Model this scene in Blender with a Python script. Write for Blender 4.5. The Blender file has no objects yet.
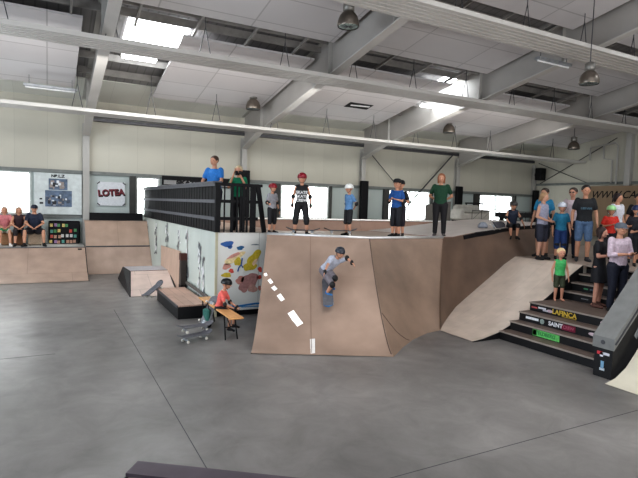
import bpy, math, random
from mathutils import Vector, Matrix
random.seed(7)
C = bpy.context.scene.collection
PI = math.pi
def V(*a): return Vector(a)

# ------------------------------------------------------------------ materials
_m = {}
def mat(name, col, rough=.6, metal=0., noise=None, brick=None, bump=0., emit=None, streak=None, spec=.5):
    if name in _m: return _m[name]
    m = bpy.data.materials.new(name); m.use_nodes = True
    nt = m.node_tree; N = nt.nodes; L = nt.links
    b = N['Principled BSDF']
    b.inputs['Roughness'].default_value = rough
    b.inputs['Metallic'].default_value = metal
    b.inputs['Specular IOR Level'].default_value = spec
    uv = N.new('ShaderNodeTexCoord')
    c = N.new('ShaderNodeRGB'); c.outputs[0].default_value = (*col, 1)
    out = c.outputs[0]
    fac = None
    if noise is None: noise = (6., .12)
    n = N.new('ShaderNodeTexNoise'); n.inputs['Scale'].default_value = noise[0]; n.inputs['Detail'].default_value = 6
    if streak:
        mp = N.new('ShaderNodeMapping'); mp.inputs['Scale'].default_value = streak
        L.new(uv.outputs['Object'], mp.inputs['Vector']); L.new(mp.outputs[0], n.inputs['Vector'])
    else: L.new(uv.outputs['Object'], n.inputs['Vector'])
    r = N.new('ShaderNodeMapRange'); r.inputs[1].default_value = .3; r.inputs[2].default_value = .7
    r.inputs[3].default_value = 1 - noise[1]; r.inputs[4].default_value = 1 + noise[1]
    L.new(n.outputs['Fac'], r.inputs[0])
    mx = N.new('ShaderNodeVectorMath'); mx.operation = 'SCALE'
    L.new(out, mx.inputs[0]); L.new(r.outputs[0], mx.inputs['Scale']); out = mx.outputs[0]
    if brick:
        w, h, ms, dark, off = brick
        bt = N.new('ShaderNodeTexBrick'); bt.offset = off; bt.squash = 1
        bt.inputs['Scale'].default_value = 1; bt.inputs['Brick Width'].default_value = w
        bt.inputs['Row Height'].default_value = h; bt.inputs['Mortar Size'].default_value = ms
        bt.inputs['Color1'].default_value = (1, 1, 1, 1); bt.inputs['Color2'].default_value = (.93, .93, .93, 1)
        bt.inputs['Mortar'].default_value = (dark, dark, dark, 1)
        L.new(uv.outputs['UV'], bt.inputs['Vector'])
        mm = N.new('ShaderNodeVectorMath'); mm.operation = 'MULTIPLY'
        L.new(out, mm.inputs[0]); L.new(bt.outputs['Color'], mm.inputs[1]); out = mm.outputs[0]
    L.new(out, b.inputs['Base Color'])
    if bump:
        bp = N.new('ShaderNodeBump'); bp.inputs['Strength'].default_value = bump; bp.inputs['Distance'].default_value = .02
        L.new(n.outputs['Fac'], bp.inputs['Height']); L.new(bp.outputs[0], b.inputs['Normal'])
    if emit:
        b.inputs['Emission Color'].default_value = (*emit[0], 1); b.inputs['Emission Strength'].default_value = emit[1]
    _m[name] = m
    return m

def S(r, g, b):  # sRGB 0-255 -> linear
    f = lambda c: (c/255/12.92) if c/255 <= .04045 else ((c/255+.055)/1.055)**2.4
    return (f(r), f(g), f(b))
def cm(rgb, rough=.75): return mat('cloth_%d_%d_%d' % rgb, S(*rgb), rough, noise=(25, .18))

ply = mat('plywood', S(170, 147, 133), .5, noise=(2.2, .13), brick=(2.44, 1.22, .005, .6, .5), streak=(1, 1, 1))
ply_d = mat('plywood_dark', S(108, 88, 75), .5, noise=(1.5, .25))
ply_l = mat('plywood_light', S(208, 193, 180), .27, noise=(3, .1), brick=(2.44, .4, .004, .82, .5))
ply_w = mat('plywood_warm', S(196, 150, 130), .55, noise=(9, .2), streak=(.4, 6, 1))
ply_p = mat('plywood_panel', S(176, 148, 128), .6, noise=(3, .12))
black = mat('black_board', S(25, 25, 28), .5, noise=(8, .25), spec=.35)
black2 = mat('black_paint', S(22, 22, 25), .6, noise=(12, .3), spec=.25)
steel = mat('painted_steel', S(176, 174, 170), .5, noise=(1.5, .06))
steel_d = mat('dark_steel', S(80, 80, 84), .45, metal=.4)
galv = mat('galvanised_steel', S(165, 168, 172), .35, metal=.7)
chrome = mat('bright_metal_edge', S(225, 225, 225), .3, metal=.6)
white = mat('white_paint', S(235, 235, 235), .5)
rubber = mat('black_rubber', S(22, 22, 24), .6)
emit_w = mat('daylight_pane', (1, 1, 1), .5, emit=((.93, .97, 1), 2.6))

# ------------------------------------------------------------------ mesh builder
class MB:
    def __init__(s): s.v = []; s.f = []; s.m = []; s.cur = 0
    def add(s, vs, fs, M=None):
        o = len(s.v); s.v += [tuple(M @ Vector(p)) if M else tuple(p) for p in vs]
        for f in fs: s.f.append(tuple(i+o for i in f)); s.m.append(s.cur)
        return s
    def box(s, x0, x1, y0, y1, z0, z1, M=None, bev=0.):
        if bev > 0:
            b = min(bev, (x1-x0)*.45, (y1-y0)*.45, (z1-z0)*.45)
            rings = []
            for z, i in ((z0, b), (z0+b, 0), (z1-b, 0), (z1, b)):
                X0, X1, Y0, Y1 = x0+i, x1-i, y0+i, y1-i
                c = b if i == 0 else b*.6
                rings.append([(X0+c, Y0, z), (X1-c, Y0, z), (X1, Y0+c, z), (X1, Y1-c, z), (X1-c, Y1, z), (X0+c, Y1, z), (X0, Y1-c, z), (X0, Y0+c, z)])
            return s.loft(rings, M=M)
        vs = [(x, y, z) for z in (z0, z1) for y in (y0, y1) for x in (x0, x1)]
        return s.add(vs, [(0, 2, 3, 1), (4, 5, 7, 6), (0, 1, 5, 4), (2, 6, 7, 3), (0, 4, 6, 2), (1, 3, 7, 5)], M)
    def loft(s, rings, cap=True, M=None, close=True):
        n = len(rings[0]); vs = [p for r in rings for p in r]; fs = []
        for i in range(len(rings)-1):
            for j in range(n if close else n-1):
                k = (j+1) % n
                fs.append((i*n+j, i*n+k, (i+1)*n+k, (i+1)*n+j))
        if cap: fs.append(tuple(range(n))[::-1]); fs.append(tuple((len(rings)-1)*n+j for j in range(n)))
        return s.add(vs, fs, M)
    def tube(s, pts, r, n=10, cap=True, M=None):
        pts = [Vector(p) for p in pts]; rr = r if isinstance(r, (list, tuple)) else [r]*len(pts)
        rings = []; ref = None
        for i, p in enumerate(pts):
            d = (pts[min(i+1, len(pts)-1)]-pts[max(i-1, 0)])
            if d.length < 1e-9: d = V(0, 0, 1)
            d.normalize()
            a = ref if ref is not None else (V(1, 0, 0) if abs(d.x) < .9 else V(0, 1, 0))
            a = (a-d*a.dot(d)).normalized(); b = d.cross(a); ref = a
            rings.append([p+(a*math.cos(2*PI*k/n)+b*math.sin(2*PI*k/n))*rr[i] for k in range(n)])
        return s.loft(rings, cap, M)
    def bar(s, a, b, w, h, up=(0, 0, 1), M=None):
        a, b = Vector(a), Vector(b); d = (b-a).normalized(); u = Vector(up)
        x = d.cross(u).normalized()*w/2; y = x.cross(d).normalized()*h/2
        return s.loft([[p-x-y, p+x-y, p+x+y, p-x+y] for p in (a, b)], M=M)
    def ell(s, c, r, nu=14, nv=9, M=None, R=None):
        c = Vector(c); rings = []
        for i in range(1, nv):
            t = PI*i/nv
            rr = []
            for k in range(nu):
                p = V(r[0]*math.sin(t)*math.cos(2*PI*k/nu), r[1]*math.sin(t)*math.sin(2*PI*k/nu), -r[2]*math.cos(t))
                rr.append(c+(R @ p if R else p))
            rings.append(rr)
        return s.loft(rings, True, M)
    def cone(s, a, b, ra, rb, n=12):  # rounded capsule cone
        a, b = Vector(a), Vector(b); d = (b-a); l = d.length
        if l < 1e-6: return s.ell(a, (ra, ra, ra))
        u = d/l
        pts = [a-u*ra*.95, a-u*ra*.7, a, b, b+u*rb*.7, b+u*rb*.95]
        return s.tube(pts, [ra*.3, ra*.72, ra, rb, rb*.72, rb*.3], n)
    def lathe(s, prof, c=(0, 0, 0), n=24, M=None, cap=True):
        c = Vector(c)
        return s.loft([[c+V(r*math.cos(2*PI*k/n), r*math.sin(2*PI*k/n), z) for k in range(n)] for r, z in prof], cap, M)
    def poly(s, pts, th=None, d=(0, 0, 1), M=None):
        pts = [Vector(p) for p in pts]
        if th is None: return s.add(pts, [tuple(range(len(pts)))], M)
        d = Vector(d)*th
        return s.loft([pts, [p+d for p in pts]], M=M)
    def grid(s, rows):
        n = len(rows[0])
        return s.add([p for r in rows for p in r], [(i*n+j, i*n+j+1, (i+1)*n+j+1, (i+1)*n+j) for i in range(len(rows)-1) for j in range(n-1)])
    def build(s, name, mats, parent=None, smooth=False, voxel=None):
        me = bpy.data.meshes.new(name); me.from_pydata([tuple(p) for p in s.v], [], s.f)
        ms = mats if isinstance(mats, (list, tuple)) else [mats]
        for m in ms: me.materials.append(m)
        me.polygons.foreach_set('material_index', s.m)
        uv = me.uv_layers.new(name='UVMap')
        me.update()
        for p in me.polygons:
            n = p.normal; a = max(range(3), key=lambda i: abs(n[i]))
            i, j = [(1, 2), (0, 2), (0, 1)][a]
            for li in p.loop_indices:
                co = me.vertices[me.loops[li].vertex_index].co; uv.data[li].uv = (co[i], co[j])
        import bmesh
        bm = bmesh.new(); bm.from_mesh(me); bmesh.ops.recalc_face_normals(bm, faces=bm.faces); bm.to_mesh(me); bm.free()
        if smooth: me.polygons.foreach_set('use_smooth', [True]*len(me.polygons))
        o = bpy.data.objects.new(name, me); C.objects.link(o)
        if parent is not None: o.parent = parent
        if voxel:
            md = o.modifiers.new('remesh', 'REMESH'); md.mode = 'VOXEL'; md.voxel_size = voxel; md.use_smooth_shade = True
            sm = o.modifiers.new('smooth', 'SMOOTH'); sm.iterations = 2; sm.factor = .4
        return o

def thing(name, label, cat, loc=(0, 0, 0), rz=0, group=None):
    o = bpy.data.objects.new(name, None); C.objects.link(o); o.empty_display_size = .1
    o.location = loc; o.rotation_euler = (0, 0, rz); return tag(o, label, cat, group)
def tag(o, label, cat, group=None, kind=None):
    o['label'] = label; o['category'] = cat
    if group: o['group'] = group
    if kind: o['kind'] = kind
    return o
def struct(o, label=None): 
    o['kind'] = 'structure'
    if label: o['label'] = label
    return o
def dup(root, label=None, group=None):
    r = root.copy(); C.objects.link(r)
    if label: r['label'] = label
    if group: r['group'] = group
    for ch in list(root.children):
        c = ch.copy(); C.objects.link(c); c.parent = r
        for g in list(ch.children):
            d = g.copy(); C.objects.link(d); d.parent = c
    return r
def text(body, size, M, m, parent, name='lettering', ext=.003, align='CENTER', shear=0, bold=0, sx=1.):
    cu = bpy.data.curves.new('t', 'FONT'); cu.body = body; cu.size = size; cu.align_x = align; cu.align_y = 'CENTER'
    cu.extrude = ext; cu.shear = shear; cu.offset = bold
    o = bpy.data.objects.new('t', cu); C.objects.link(o)
    dg = bpy.context.evaluated_depsgraph_get(); me = bpy.data.meshes.new_from_object(o.evaluated_get(dg))
    bpy.data.objects.remove(o)
    me.transform(Matrix.Diagonal((sx, 1, 1, 1))); me.transform(M)
    me.materials.clear(); me.materials.append(m)
    q = bpy.data.objects.new(name, me); C.objects.link(q); q.parent = parent
    return q
def frame(o, x, y):  # matrix with local x,y axes in world
    x = Vector(x).normalized(); y = Vector(y); y = (y-x*y.dot(x)).normalized(); z = x.cross(y)
    M = Matrix((x, y, z)).transposed().to_4x4(); M.translation = Vector(o); return M

# ------------------------------------------------------------------ camera
yaw, pitch, roll, F = math.radians(28.08), math.radians(-3.853), math.radians(1.792), 509.6
fw = V(math.sin(yaw)*math.cos(pitch), math.cos(yaw)*math.cos(pitch), math.sin(pitch))
rt = V(math.cos(yaw), -math.sin(yaw), 0); up = rt.cross(fw)
r2 = rt*math.cos(roll)+up*math.sin(roll); u2 = -rt*math.sin(roll)+up*math.cos(roll)
cd = bpy.data.cameras.new('camera'); cam = bpy.data.objects.new('camera', cd); C.objects.link(cam)
M = Matrix((r2, u2, -fw)).transposed().to_4x4(); M.translation = V(0, 0, 2.55); cam.matrix_world = M
cd.sensor_width = 36; cd.lens = 36*F/638; cd.clip_start = .05; cd.clip_end = 200
bpy.context.scene.camera = cam

# ------------------------------------------------------------------ world & lights
w = bpy.data.worlds.new('world'); bpy.context.scene.world = w; w.use_nodes = True
w.node_tree.nodes['Background'].inputs[0].default_value = (.86, .93, 1, 1)
w.node_tree.nodes['Background'].inputs[1].default_value = .6
bpy.context.scene.view_settings.view_transform = 'Standard'
bpy.context.scene.view_settings.look = 'Medium High Contrast'
bpy.context.scene.view_settings.exposure = EXPO = -.05
def area(name, loc, rot, sx, sy, e, col=(1, 1, 1)):
    l = bpy.data.lights.new(name, 'AREA'); l.shape = 'RECTANGLE'; l.size = sx; l.size_y = sy; l.energy = e; l.color = col
    o = bpy.data.objects.new(name, l); C.objects.link(o); o.location = loc; o.rotation_euler = rot; return o

# ------------------------------------------------------------------ room shell
YW = 20.4
floor_m = mat('polished_concrete', S(124, 121, 119), .34, noise=(.4, .3), bump=.01)
# finer mottling on concrete
nt = floor_m.node_tree
n2 = nt.nodes.new('ShaderNodeTexNoise'); n2.inputs['Scale'].default_value = 3.; n2.inputs['Detail'].default_value = 9
tc = [n for n in nt.nodes if n.type == 'TEX_COORD'][0]; nt.links.new(tc.outputs['Object'], n2.inputs['Vector'])
pb = nt.nodes['Principled BSDF']; src = pb.inputs['Base Color'].links[0].from_socket
n3 = nt.nodes.new('ShaderNodeTexNoise'); n3.inputs['Scale'].default_value = 1.7; n3.inputs['Detail'].default_value = 12; n3.inputs['Roughness'].default_value = .68; n3.inputs['Distortion'].default_value = .6
nt.links.new(tc.outputs['Object'], n3.inputs['Vector'])
m3 = nt.nodes.new('ShaderNodeMapRange'); m3.inputs[1].default_value = .35; m3.inputs[2].default_value = .68; m3.inputs[3].default_value = .84; m3.inputs[4].default_value = 1.2
nt.links.new(n3.outputs['Fac'], m3.inputs[0])
v3 = nt.nodes.new('ShaderNodeVectorMath'); v3.operation = 'SCALE'; nt.links.new(src, v3.inputs[0]); nt.links.new(m3.outputs[0], v3.inputs['Scale']); nt.links.new(v3.outputs[0], pb.inputs['Base Color'])
mr = nt.nodes.new('ShaderNodeMapRange'); mr.inputs[1].default_value = .3; mr.inputs[2].default_value = .75; mr.inputs[3].default_value = .3; mr.inputs[4].default_value = .4
nt.links.new(n2.outputs['Fac'], mr.inputs[0]); nt.links.new(mr.outputs[0], nt.nodes['Principled BSDF'].inputs['Roughness'])
joint = mat('floor_joint', S(70, 70, 74), .7)
fl = MB().box(-9, 25, -8, YW+.2, -.2, 0)
fl.cur = 1
fl.box(1.328, 1.337, -8, 12.4, 0, .001); fl.box(-9, 25, 3.742, 3.752, 0, .001); fl.box(-9, .1, 9.15, 9.16, 0, .001)
struct(fl.build('floor', [floor_m, joint]), 'grey polished concrete floor with thin joints')

wall_m = mat('wall_sandwich_panel', S(196, 193, 181), .6, noise=(.5, .05), brick=(1.0, 30, .006, .82, 0))
wall_low = mat('wall_lower_panel', S(186, 196, 194), .55, noise=(.6, .05), brick=(1.19, 30, .005, .85, 0))
girt_m = mat('girt_steel', S(120, 124, 122), .5)
wins = [(-3.6, -.5), (2.95, 3.82), (8.9, 11.3), (14.6, 17.2), (20.6, 23.15)]
wb = MB(); wb.box(-9, 25, YW, YW+.2, 3.4, 6.6)
wb.cur = 1; wb.box(-9, 25, YW, YW+.2, 0, 1.9)
xs = [-9]+[a for w_ in wins for a in w_]+[25]
for i in range(0, len(xs), 2): wb.box(xs[i], xs[i+1], YW, YW+.2, 1.9, 3.4)
struct(wb.build('wall_back', [wall_m, wall_low]), 'pale panelled back wall of the hall')
tr = MB().box(-9, 24.9, YW-.12, YW, 3.38, 3.5)
struct(tr.build('trim_1', girt_m), 'grey steel rail running above the windows')
tr = MB().box(-9, 3.0, YW-.1, YW, 1.8, 1.9)
struct(tr.build('trim_2', girt_m), 'grey steel rail below the left windows')
leaf = mat('window_daylight', S(255, 255, 255), .4, emit=((.94, .98, 1), 5.))
nt = leaf.node_tree
a = nt.nodes.new('ShaderNodeTexNoise'); a.inputs['Scale'].default_value = 3.2; a.inputs['Detail'].default_value = 8
g = [n for n in nt.nodes if n.type == 'TEX_COORD'][0]; nt.links.new(g.outputs['Object'], a.inputs['Vector'])
cr = nt.nodes.new('ShaderNodeValToRGB'); cr.color_ramp.elements[0].position = .36; cr.color_ramp.elements[0].color = (.25, .34, .29, 1)
cr.color_ramp.elements[1].position = .47; cr.color_ramp.elements[1].color = (.94, .98, 1, 1)
nt.links.new(a.outputs['Fac'], cr.inputs[0]); nt.links.new(cr.outputs[0], nt.nodes['Principled BSDF'].inputs['Emission Color'])
for i, (a, b) in enumerate(wins):
    e = thing('window_%d' % (i+1), 'bright window %d' % (i+1), 'window'); e['kind'] = 'structure'
    del e['category']
    e['label'] = ['large bright window behind the seated people at left', 'narrow bright window between the lettered poster and the fence',
                  'wide bright window behind the tall skater in red helmet', 'bright window behind the two skaters in caps', 'bright window behind the seated child at right'][i]
    fr = MB(); t = .07
    fr.box(a, a+t, YW-.04, YW+.1, 1.9, 3.4); fr.box(b-t, b, YW-.04, YW+.1, 1.9, 3.4)
    fr.box(a+t, b-t, YW-.04, YW+.1, 1.9, 1.9+t); fr.box(a+t, b-t, YW-.04, YW+.1, 3.33, 3.4)
    k = max(1, round((b-a)/1.25))
    for j in range(1, k): 
        x = a+(b-a)*j/k; fr.box(x-.03, x+.03, YW-.03, YW+.08, 1.97, 3.33)
    if i == 4: fr.box(21.45, 21.49, YW-.04, YW+.02, 2.6, 3.3); fr.box(22.35, 22.39, YW-.04, YW+.02, 2.6, 3.3); fr.box(21.45, 22.39, YW-.04, YW+.02, 2.56, 2.6)
    fr.build('window_frame', mat('window_frame_white', S(205, 210, 208), .5), e)
    MB().box(a+.02, b-.02, YW+.12, YW+.14, 1.92, 3.38).build('pane', leaf, e)
for i, (x0, x1) in enumerate([(8.55, 8.86), (14.3, 14.58), (20.2, 20.58), (23.18, 23.35), (2.72, 2.93), (11.33, 11.42), (17.23, 17.32)]):
    struct(MB().box(x0, x1, YW-.13, YW, 1.9, 3.4).build('trim_%d' % (i+3), mat('mullion_dark', S(62, 62, 60), .5)), 'dark grey steel post beside a window')
wr = MB().box(24.9, 25.1, -2, YW, 0, 9.2)
struct(wr.build('wall_right', wall_m), 'pale panelled right end wall')
struct(MB().box(24.8, 24.9, 0, YW-.12, 4.02, 4.14).build('trim_12', girt_m), 'grey steel rail on the right end wall')

# roof
def zp(y): return 6.02+.18*(18.3-y)      # ceiling panel plane
def zr(y): return zp(y)+.42              # metal roof plane
roof_m = mat('metal_roof', S(136, 134, 134), .45, metal=.2, noise=(.8, .1), brick=(.25, 60, .02, .7, 0))
def slab(x0, x1, y0, y1, z, th): # z function gives bottom
    return [[(x0, y0, z(y0)), (x1, y0, z(y0)), (x1, y1, z(y1)), (x0, y1, z(y1))], [(x0, y0, z(y0)+th), (x1, y0, z(y0)+th), (x1, y1, z(y1)+th), (x0, y1, z(y1)+th)]]
sky = [(1.85, 3.4, 14.0, 15.55), (12.35, 12.99, 13.95, 15.7), (6.5, 9.0, 2.5, 5.0), (-3, -1, 3, 6), (13.5, 16, 2.5, 5.5), (18.5, 21, 3, 6), (2, 4, 1, 3.5)]  # first two are in view; the unseen rest are added to light the hall
rf = MB(); ys = [-2, YW+.2]
rf.loft(slab(-9, 25, -2, YW+.2, zr, .08))
struct(rf.build('ceiling', roof_m), 'dark ribbed metal roof above the hung panels')
sky_m = mat('skylight_daylight', (1, 1, 1), .4, emit=((.92, .97, 1), 9.))
for i, (a, b, c, d) in enumerate(sky):
    o = MB().loft(slab(a, b, c, d, lambda y: zr(y)-.03, .02)).build('window_%d' % (i+6), sky_m)
    struct(o, 'bright skylight in the roof, number %d along' % (i+1))
pu = mat('purlin_steel', S(140, 137, 134), .5)
k = 13
for y in (13.7, 13.15, 12.45, 10.45, 9.8, 16.4, 17.5, 8.4, 5.9):
    o = MB(); o.bar((-9, y, zr(y)-.13), (24.9, y, zr(y)-.13), .07, .2)
    struct(o.build('trim_%d' % k, pu), 'long steel purlin under the metal roof'); k += 1
cr_ = MB()
x = -8.2
while x < 24.5:
    for y0, y1 in ((12.6, 13.85), (9.5, 10.5)):
        cr_.bar((x, y0, zp(y0)+.08), (x, y1, zp(y1)+.08), .05, .08)
    x += 1.45
struct(cr_.build('trim_%d' % k, pu), 'short steel cross bars in the ceiling gaps'); k += 1
cp = mat('ceiling_panel', S(208, 205, 206), .75, noise=(.4, .04), brick=(2.3, 1.12, .02, .7, 0))
# pale strip beside the wall
rows = {}
panels = []
for (y0, y1, segs) in ((13.8, 18.3, [(-9, .76), (3.15, 7.02), (7.32, 12.4), (13.2, 18.7), (19.05, 24.75)]),
                       (10.53, 12.65, [(-9, .9), (1.4, 7.02), (7.32, 12.85), (13.2, 18.7), (19.05, 24.75)]),
                       (6.3, 9.55, [(-9, .9), (1.4, 7.02), (7.32, 12.85), (13.2, 18.7), (19.05, 24.75)]),
                       (-2, 5.2, [(-9, .9), (1.4, 1.9), (7.32, 12.85), (19.05, 24.75)])):
    for (x0, x1) in segs: panels.append((x0, x1, y0, y1))
for i, (x0, x1, y0, y1) in enumerate(panels):
    m_ = MB().loft(slab(x0, x1, y0, y1, zp, .06))
    struct(m_.build('ceiling', cp), 'hung pale acoustic ceiling panels')
stripm = mat('eave_panel', S(222, 224, 218), .6, noise=(.5, .04), brick=(1.0, 30, .006, .85, 0))
struct(MB().loft(slab(-9, 24.9, 18.4, YW, lambda y: zr(y)-.04, .03)).build('ceiling', stripm), 'pale panel strip of the roof beside the back wall')

# columns and rafters
COLX = [1.22, 7.17, 13.01, 18.87, 24.7]
names = ['first', 'second', 'third', 'fourth', 'fifth']
where = ['left of the lettered poster', 'behind the fenced box', 'right of the boy in white helmet', 'right of the woman in green', 'in the far right corner']
for i, x in enumerate(COLX):
    t = thing('steel_column', 'pale steel column %s' % where[i], 'column', (x, YW-.2, 0), group='steel columns along the back wall')
    MB().box(-.06 if i == 4 else -.11, .11, -.02, .0, 0, 5.05).box(-.06 if i == 4 else -.11, .11, .18, .195, 0, 5.2).box(-.01, .01, 0, .18, 0, 5.2).build('shaft', steel, t)
    if i > 0:
        hh = [0, 3.86, 3.72, 3.72, 3.75][i]
        MB().box(-.19, .19 if i < 4 else .18, -.22, -.02, 0, hh, bev=.02).build('padding', black2, t)
def zb(y): return 5.27+.18*(18.3-y)
for i, x in enumerate(COLX[:4]+[]):
    t = thing('roof_beam', 'grey sloping steel roof beam above the column %s' % where[i], 'beam', (x, YW-.2, 0), group='steel roof beams')
    y0, y1 = -2, YW
    def sec(y, a, b, wd, nm, o):  # flange strip between z offsets
        pass
    fb = MB(); Y = -YW+.2  # local y offset
    ye = 18.6
    fb.bar((0, y0-YW+.2, zb(y0)), (0, ye-YW+.2, zb(ye)), .26, .03)
    fb.bar((0, ye-YW+.2, zb(ye)), (0, .02, 4.75), .26, .03)
    fb.build('bottom_flange', mat('beam_flange', S(192, 189, 185), .5, noise=(1.5, .05)), t)
    wbm = MB()
    pts = [(-.008, y0-YW+.2, zb(y0)), (-.008, ye-YW+.2, zb(ye)), (-.008, .02, 4.75), (-.008, .02, zr(YW-.18)-.03), (-.008, y0-YW+.2, zr(y0)-.03)]
    wbm.poly(pts, .016, (1, 0, 0)); wbm.build('web', mat('beam_web', S(168, 164, 160), .5, noise=(1.5, .05)), t)
    tf = MB(); tf.bar((0, y0-YW+.2, zr(y0)-.05), (0, 0, zr(YW-.2)-.05), .26, .03); tf.build('top_flange', steel, t)
    st = MB()
    for yy in (18.2, 13.0, 9.9): st.box(-.12, .12, yy-YW+.2-.01, yy-YW+.2+.01, zb(yy)+.02, zr(yy)-.08)
    st.build('stiffener', steel, t)

# radiant strips (ribbed hung panels)
rib = mat('ribbed_strip', S(196, 193, 189), .5, noise=(1.2, .04))
def strip(y, z, wdt, label, x0=-9, x1=24.4, wires=True, off=0):
    t = thing('hanging_heating_strip', label, 'heating strip', (0, y, z), group='long ribbed heating strips under the roof')
    b = MB(); n = 6; prof = []
    for j in range(n):
        a = -wdt/2+wdt*j/n; e = a+wdt/n
        prof += [(a+.02, 0), (a+wdt/n*.5-.03, .0), (a+wdt/n*.5, .03), (e-.02, .03)] if False else [(a, .0), (e-.05, .0), (e-.045, .022), (e, .022)]
    top = [(wdt/2, .1), (-wdt/2, .1)]
    pr = prof+[(wdt/2, .1), (-wdt/2, .1)]
    b.loft([[(X, p[0], p[1]) for p in pr] for X in (x0, x1)])
    b.build('ribbed_panel', rib, t)
    if wires:
        x = x0+1.2+off
        while x < x1:
            wv = MB(); hz = zr(y)-z-.1
            for sx in (-.16, .16): wv.tube([(x+sx, 0, .1), (x, 0, hz*.62)], .011, 5)
            wv.tube([(x, 0, hz*.62), (x, 0, hz)], .011, 5)
            wv.build('hanger_wire', steel_d, t); x += 2.15
    return t
strip(17.3, 5.1, .85, 'long pale ribbed heating strip nearest the back wall')
strip(12.75, 5.98, .9, 'long pale ribbed heating strip in the middle of the roof', off=.5)
strip(8.85, 6.66, .95, 'long pale ribbed heating strip nearest the viewer', x1=24, off=.8)
# cable duct on back wall
struct(MB().box(1.3, 24.6, YW-.2, YW, 5.3, 5.42).box(1.3, 24.6, YW-.12, YW, 5.46, 5.52).build('trim_40', steel_d), 'dark cable ducts along the top of the back wall')

# bell lamps
def bell_lamp(x, y, z, s, label):
    t = thing('high_bay_lamp', label, 'lamp', (x, y, z), group='bell shaped hall lamps')
    MB().lathe([(.24*s, 0), (.25*s, .03*s), (.24*s, .13*s), (.2*s, .24*s), (.13*s, .32*s), (.09*s, .35*s), (.08*s, .33*s), (.18*s, .24*s), (.22*s, .13*s), (.225*s, .03*s)], cap=False).build('lamp_shade', mat('lamp_shade_metal', S(120, 112, 104), .3, metal=.7), t, True)
    MB().lathe([(.001, .015*s), (.22*s, .015*s), (.22*s, .03*s), (.001, .03*s)]).build('glass_cover', mat('lamp_glass', S(168, 185, 178), .2), t)
    MB().lathe([(.06*s, .33*s), (.13*s, .36*s), (.13*s, .53*s), (.05*s, .57*s)], n=16).build('ballast_housing', mat('lamp_body', S(132, 130, 126), .4, metal=.5), t, True)
    g = MB()
    for k in range(6):
        a = k*PI/6; g.bar((.23*s*math.cos(a), .23*s*math.sin(a), .005), (-.23*s*math.cos(a), -.23*s*math.sin(a), .005), .008, .008)
    g.build('wire_guard', steel_d, t)
    top = zp(y)-z-.01
    MB().tube([(0, 0, .5*s), (0, 0, top)], .012, 6).build('suspension_rod', steel_d, t)
bell_lamp(6.02, 10.2, 6.58, 1.0, 'large bell lamp hanging at the top centre')
bell_lamp(6.39, 17.2, 5.82, 1.05, 'bell lamp hanging above the girl on the fenced box')
bell_lamp(15.41, 17.2, 5.84, 1.05, 'bell lamp hanging below the bright skylight')
bell_lamp(11.9, 8.3, 5.75, .95, 'bell lamp hanging at upper right beside the wide strip')
bell_lamp(21.7, 15.7, 5.5, 1.05, 'bell lamp hanging near the right end wall')

# fluorescent fixtures
def tube_light(a, b, label, lit):
    t = thing('fluorescent_light', label, 'light', a, group='fluorescent tube lights')
    d = Vector(b)-Vector(a)
    MB().bar((0, 0, 0), d, .16, .07).build('housing', white if lit else galv, t)
    MB().tube([d*.03-V(0, 0, .06), d*.97-V(0, 0, .06)], .025, 8).build('tube', mat('tube_lit', (1, 1, 1), .4, emit=((.95, 1, 1), 6)) if lit else white, t)
    MB().tube([d*.1, d*.1+V(0, 0, .45)], .008, 5).tube([d*.9, d*.9+V(0, 0, .45)], .008, 5).build('suspension_wire', steel_d, t)
tube_light((1.8, 15.3, 6.5), (2.75, 15.3, 6.5), 'lit tube light below the left skylight', True)
tube_light((-.62, 17.7, 5.83), (.82, 17.7, 5.83), 'dark unlit tube light at far left below the ceiling', False)
tube_light((11.3, 9.4, 6.55), (12.6, 9.4, 6.55), 'pale tube light hanging before the beam at upper right', False)
tube_light((12.4, 15.5, 6.44), (12.95, 15.5, 6.44), 'short lit tube light beside the right skylight', True)
# missing tile hatch, the dark of its hole painted as a black sheet
h = thing('ceiling_hatch', 'hatch in the pale ceiling panels, its dark hole painted black', 'hatch', (10.4, 16.6, zp(16.6)))
sl = V(0, 1, -.18)
MB().poly([V(-.52, 0, 0)-sl*.22-V(0, 0, .01), V(.5, 0, 0)-sl*.22-V(0, 0, .01), V(.5, 0, 0)+sl*.26-V(0, 0, .01), V(-.52, 0, 0)+sl*.26-V(0, 0, .01)], .008).build('dark_hole_sheet', black2, h)
MB().poly([V(-.4, 0, 0)-sl*.05-V(0, 0, .03), V(.4, 0, 0)-sl*.12-V(0, 0, .03), V(.42, 0, 0)-sl*.02-V(0, 0, .03), V(-.36, 0, 0)+sl*.05-V(0, 0, .03)], .01).build('loose_tile', white, h)

# speaker at corner column
t = thing('loudspeaker', 'black loudspeaker mounted high in the far corner', 'speaker', (24.45, YW-.75, 4.3))
MB().box(-.22, .22, -.2, .2, 0, .68, bev=.03).build('cabinet', black2, t)
MB().lathe([(.02, 0), (.15, .02), (.16, .0)], n=16, M=frame((0, -.205, .25), (1, 0, 0), (0, 0, 1))).build('cone', black, t)
MB().box(-.04, .04, .2, .36, .25, .4).build('bracket', steel_d, t)
# wind bracing
t = tag(MB().tube([(18.35, 20.1, 5.3), (14.9, 20.1, 1.98)], .035, 6).tube([(13.4, 20.2, 5.0), (16.8, 20.2, 1.97)], .022, 6).build('wind_bracing', steel_d), 'crossed dark bracing rods in front of the window by the woman in green', 'bracing')
t = tag(MB().tube([(24.82, 20.0, 4.1), (24.82, 15.6, 6.3)], .02, 6).tube([(24.82, 20.1, 5.3), (24.82, 17.0, 4.1)], .02, 6).build('wind_bracing', steel_d), 'thin bracing rods on the right end wall', 'bracing')
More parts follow.
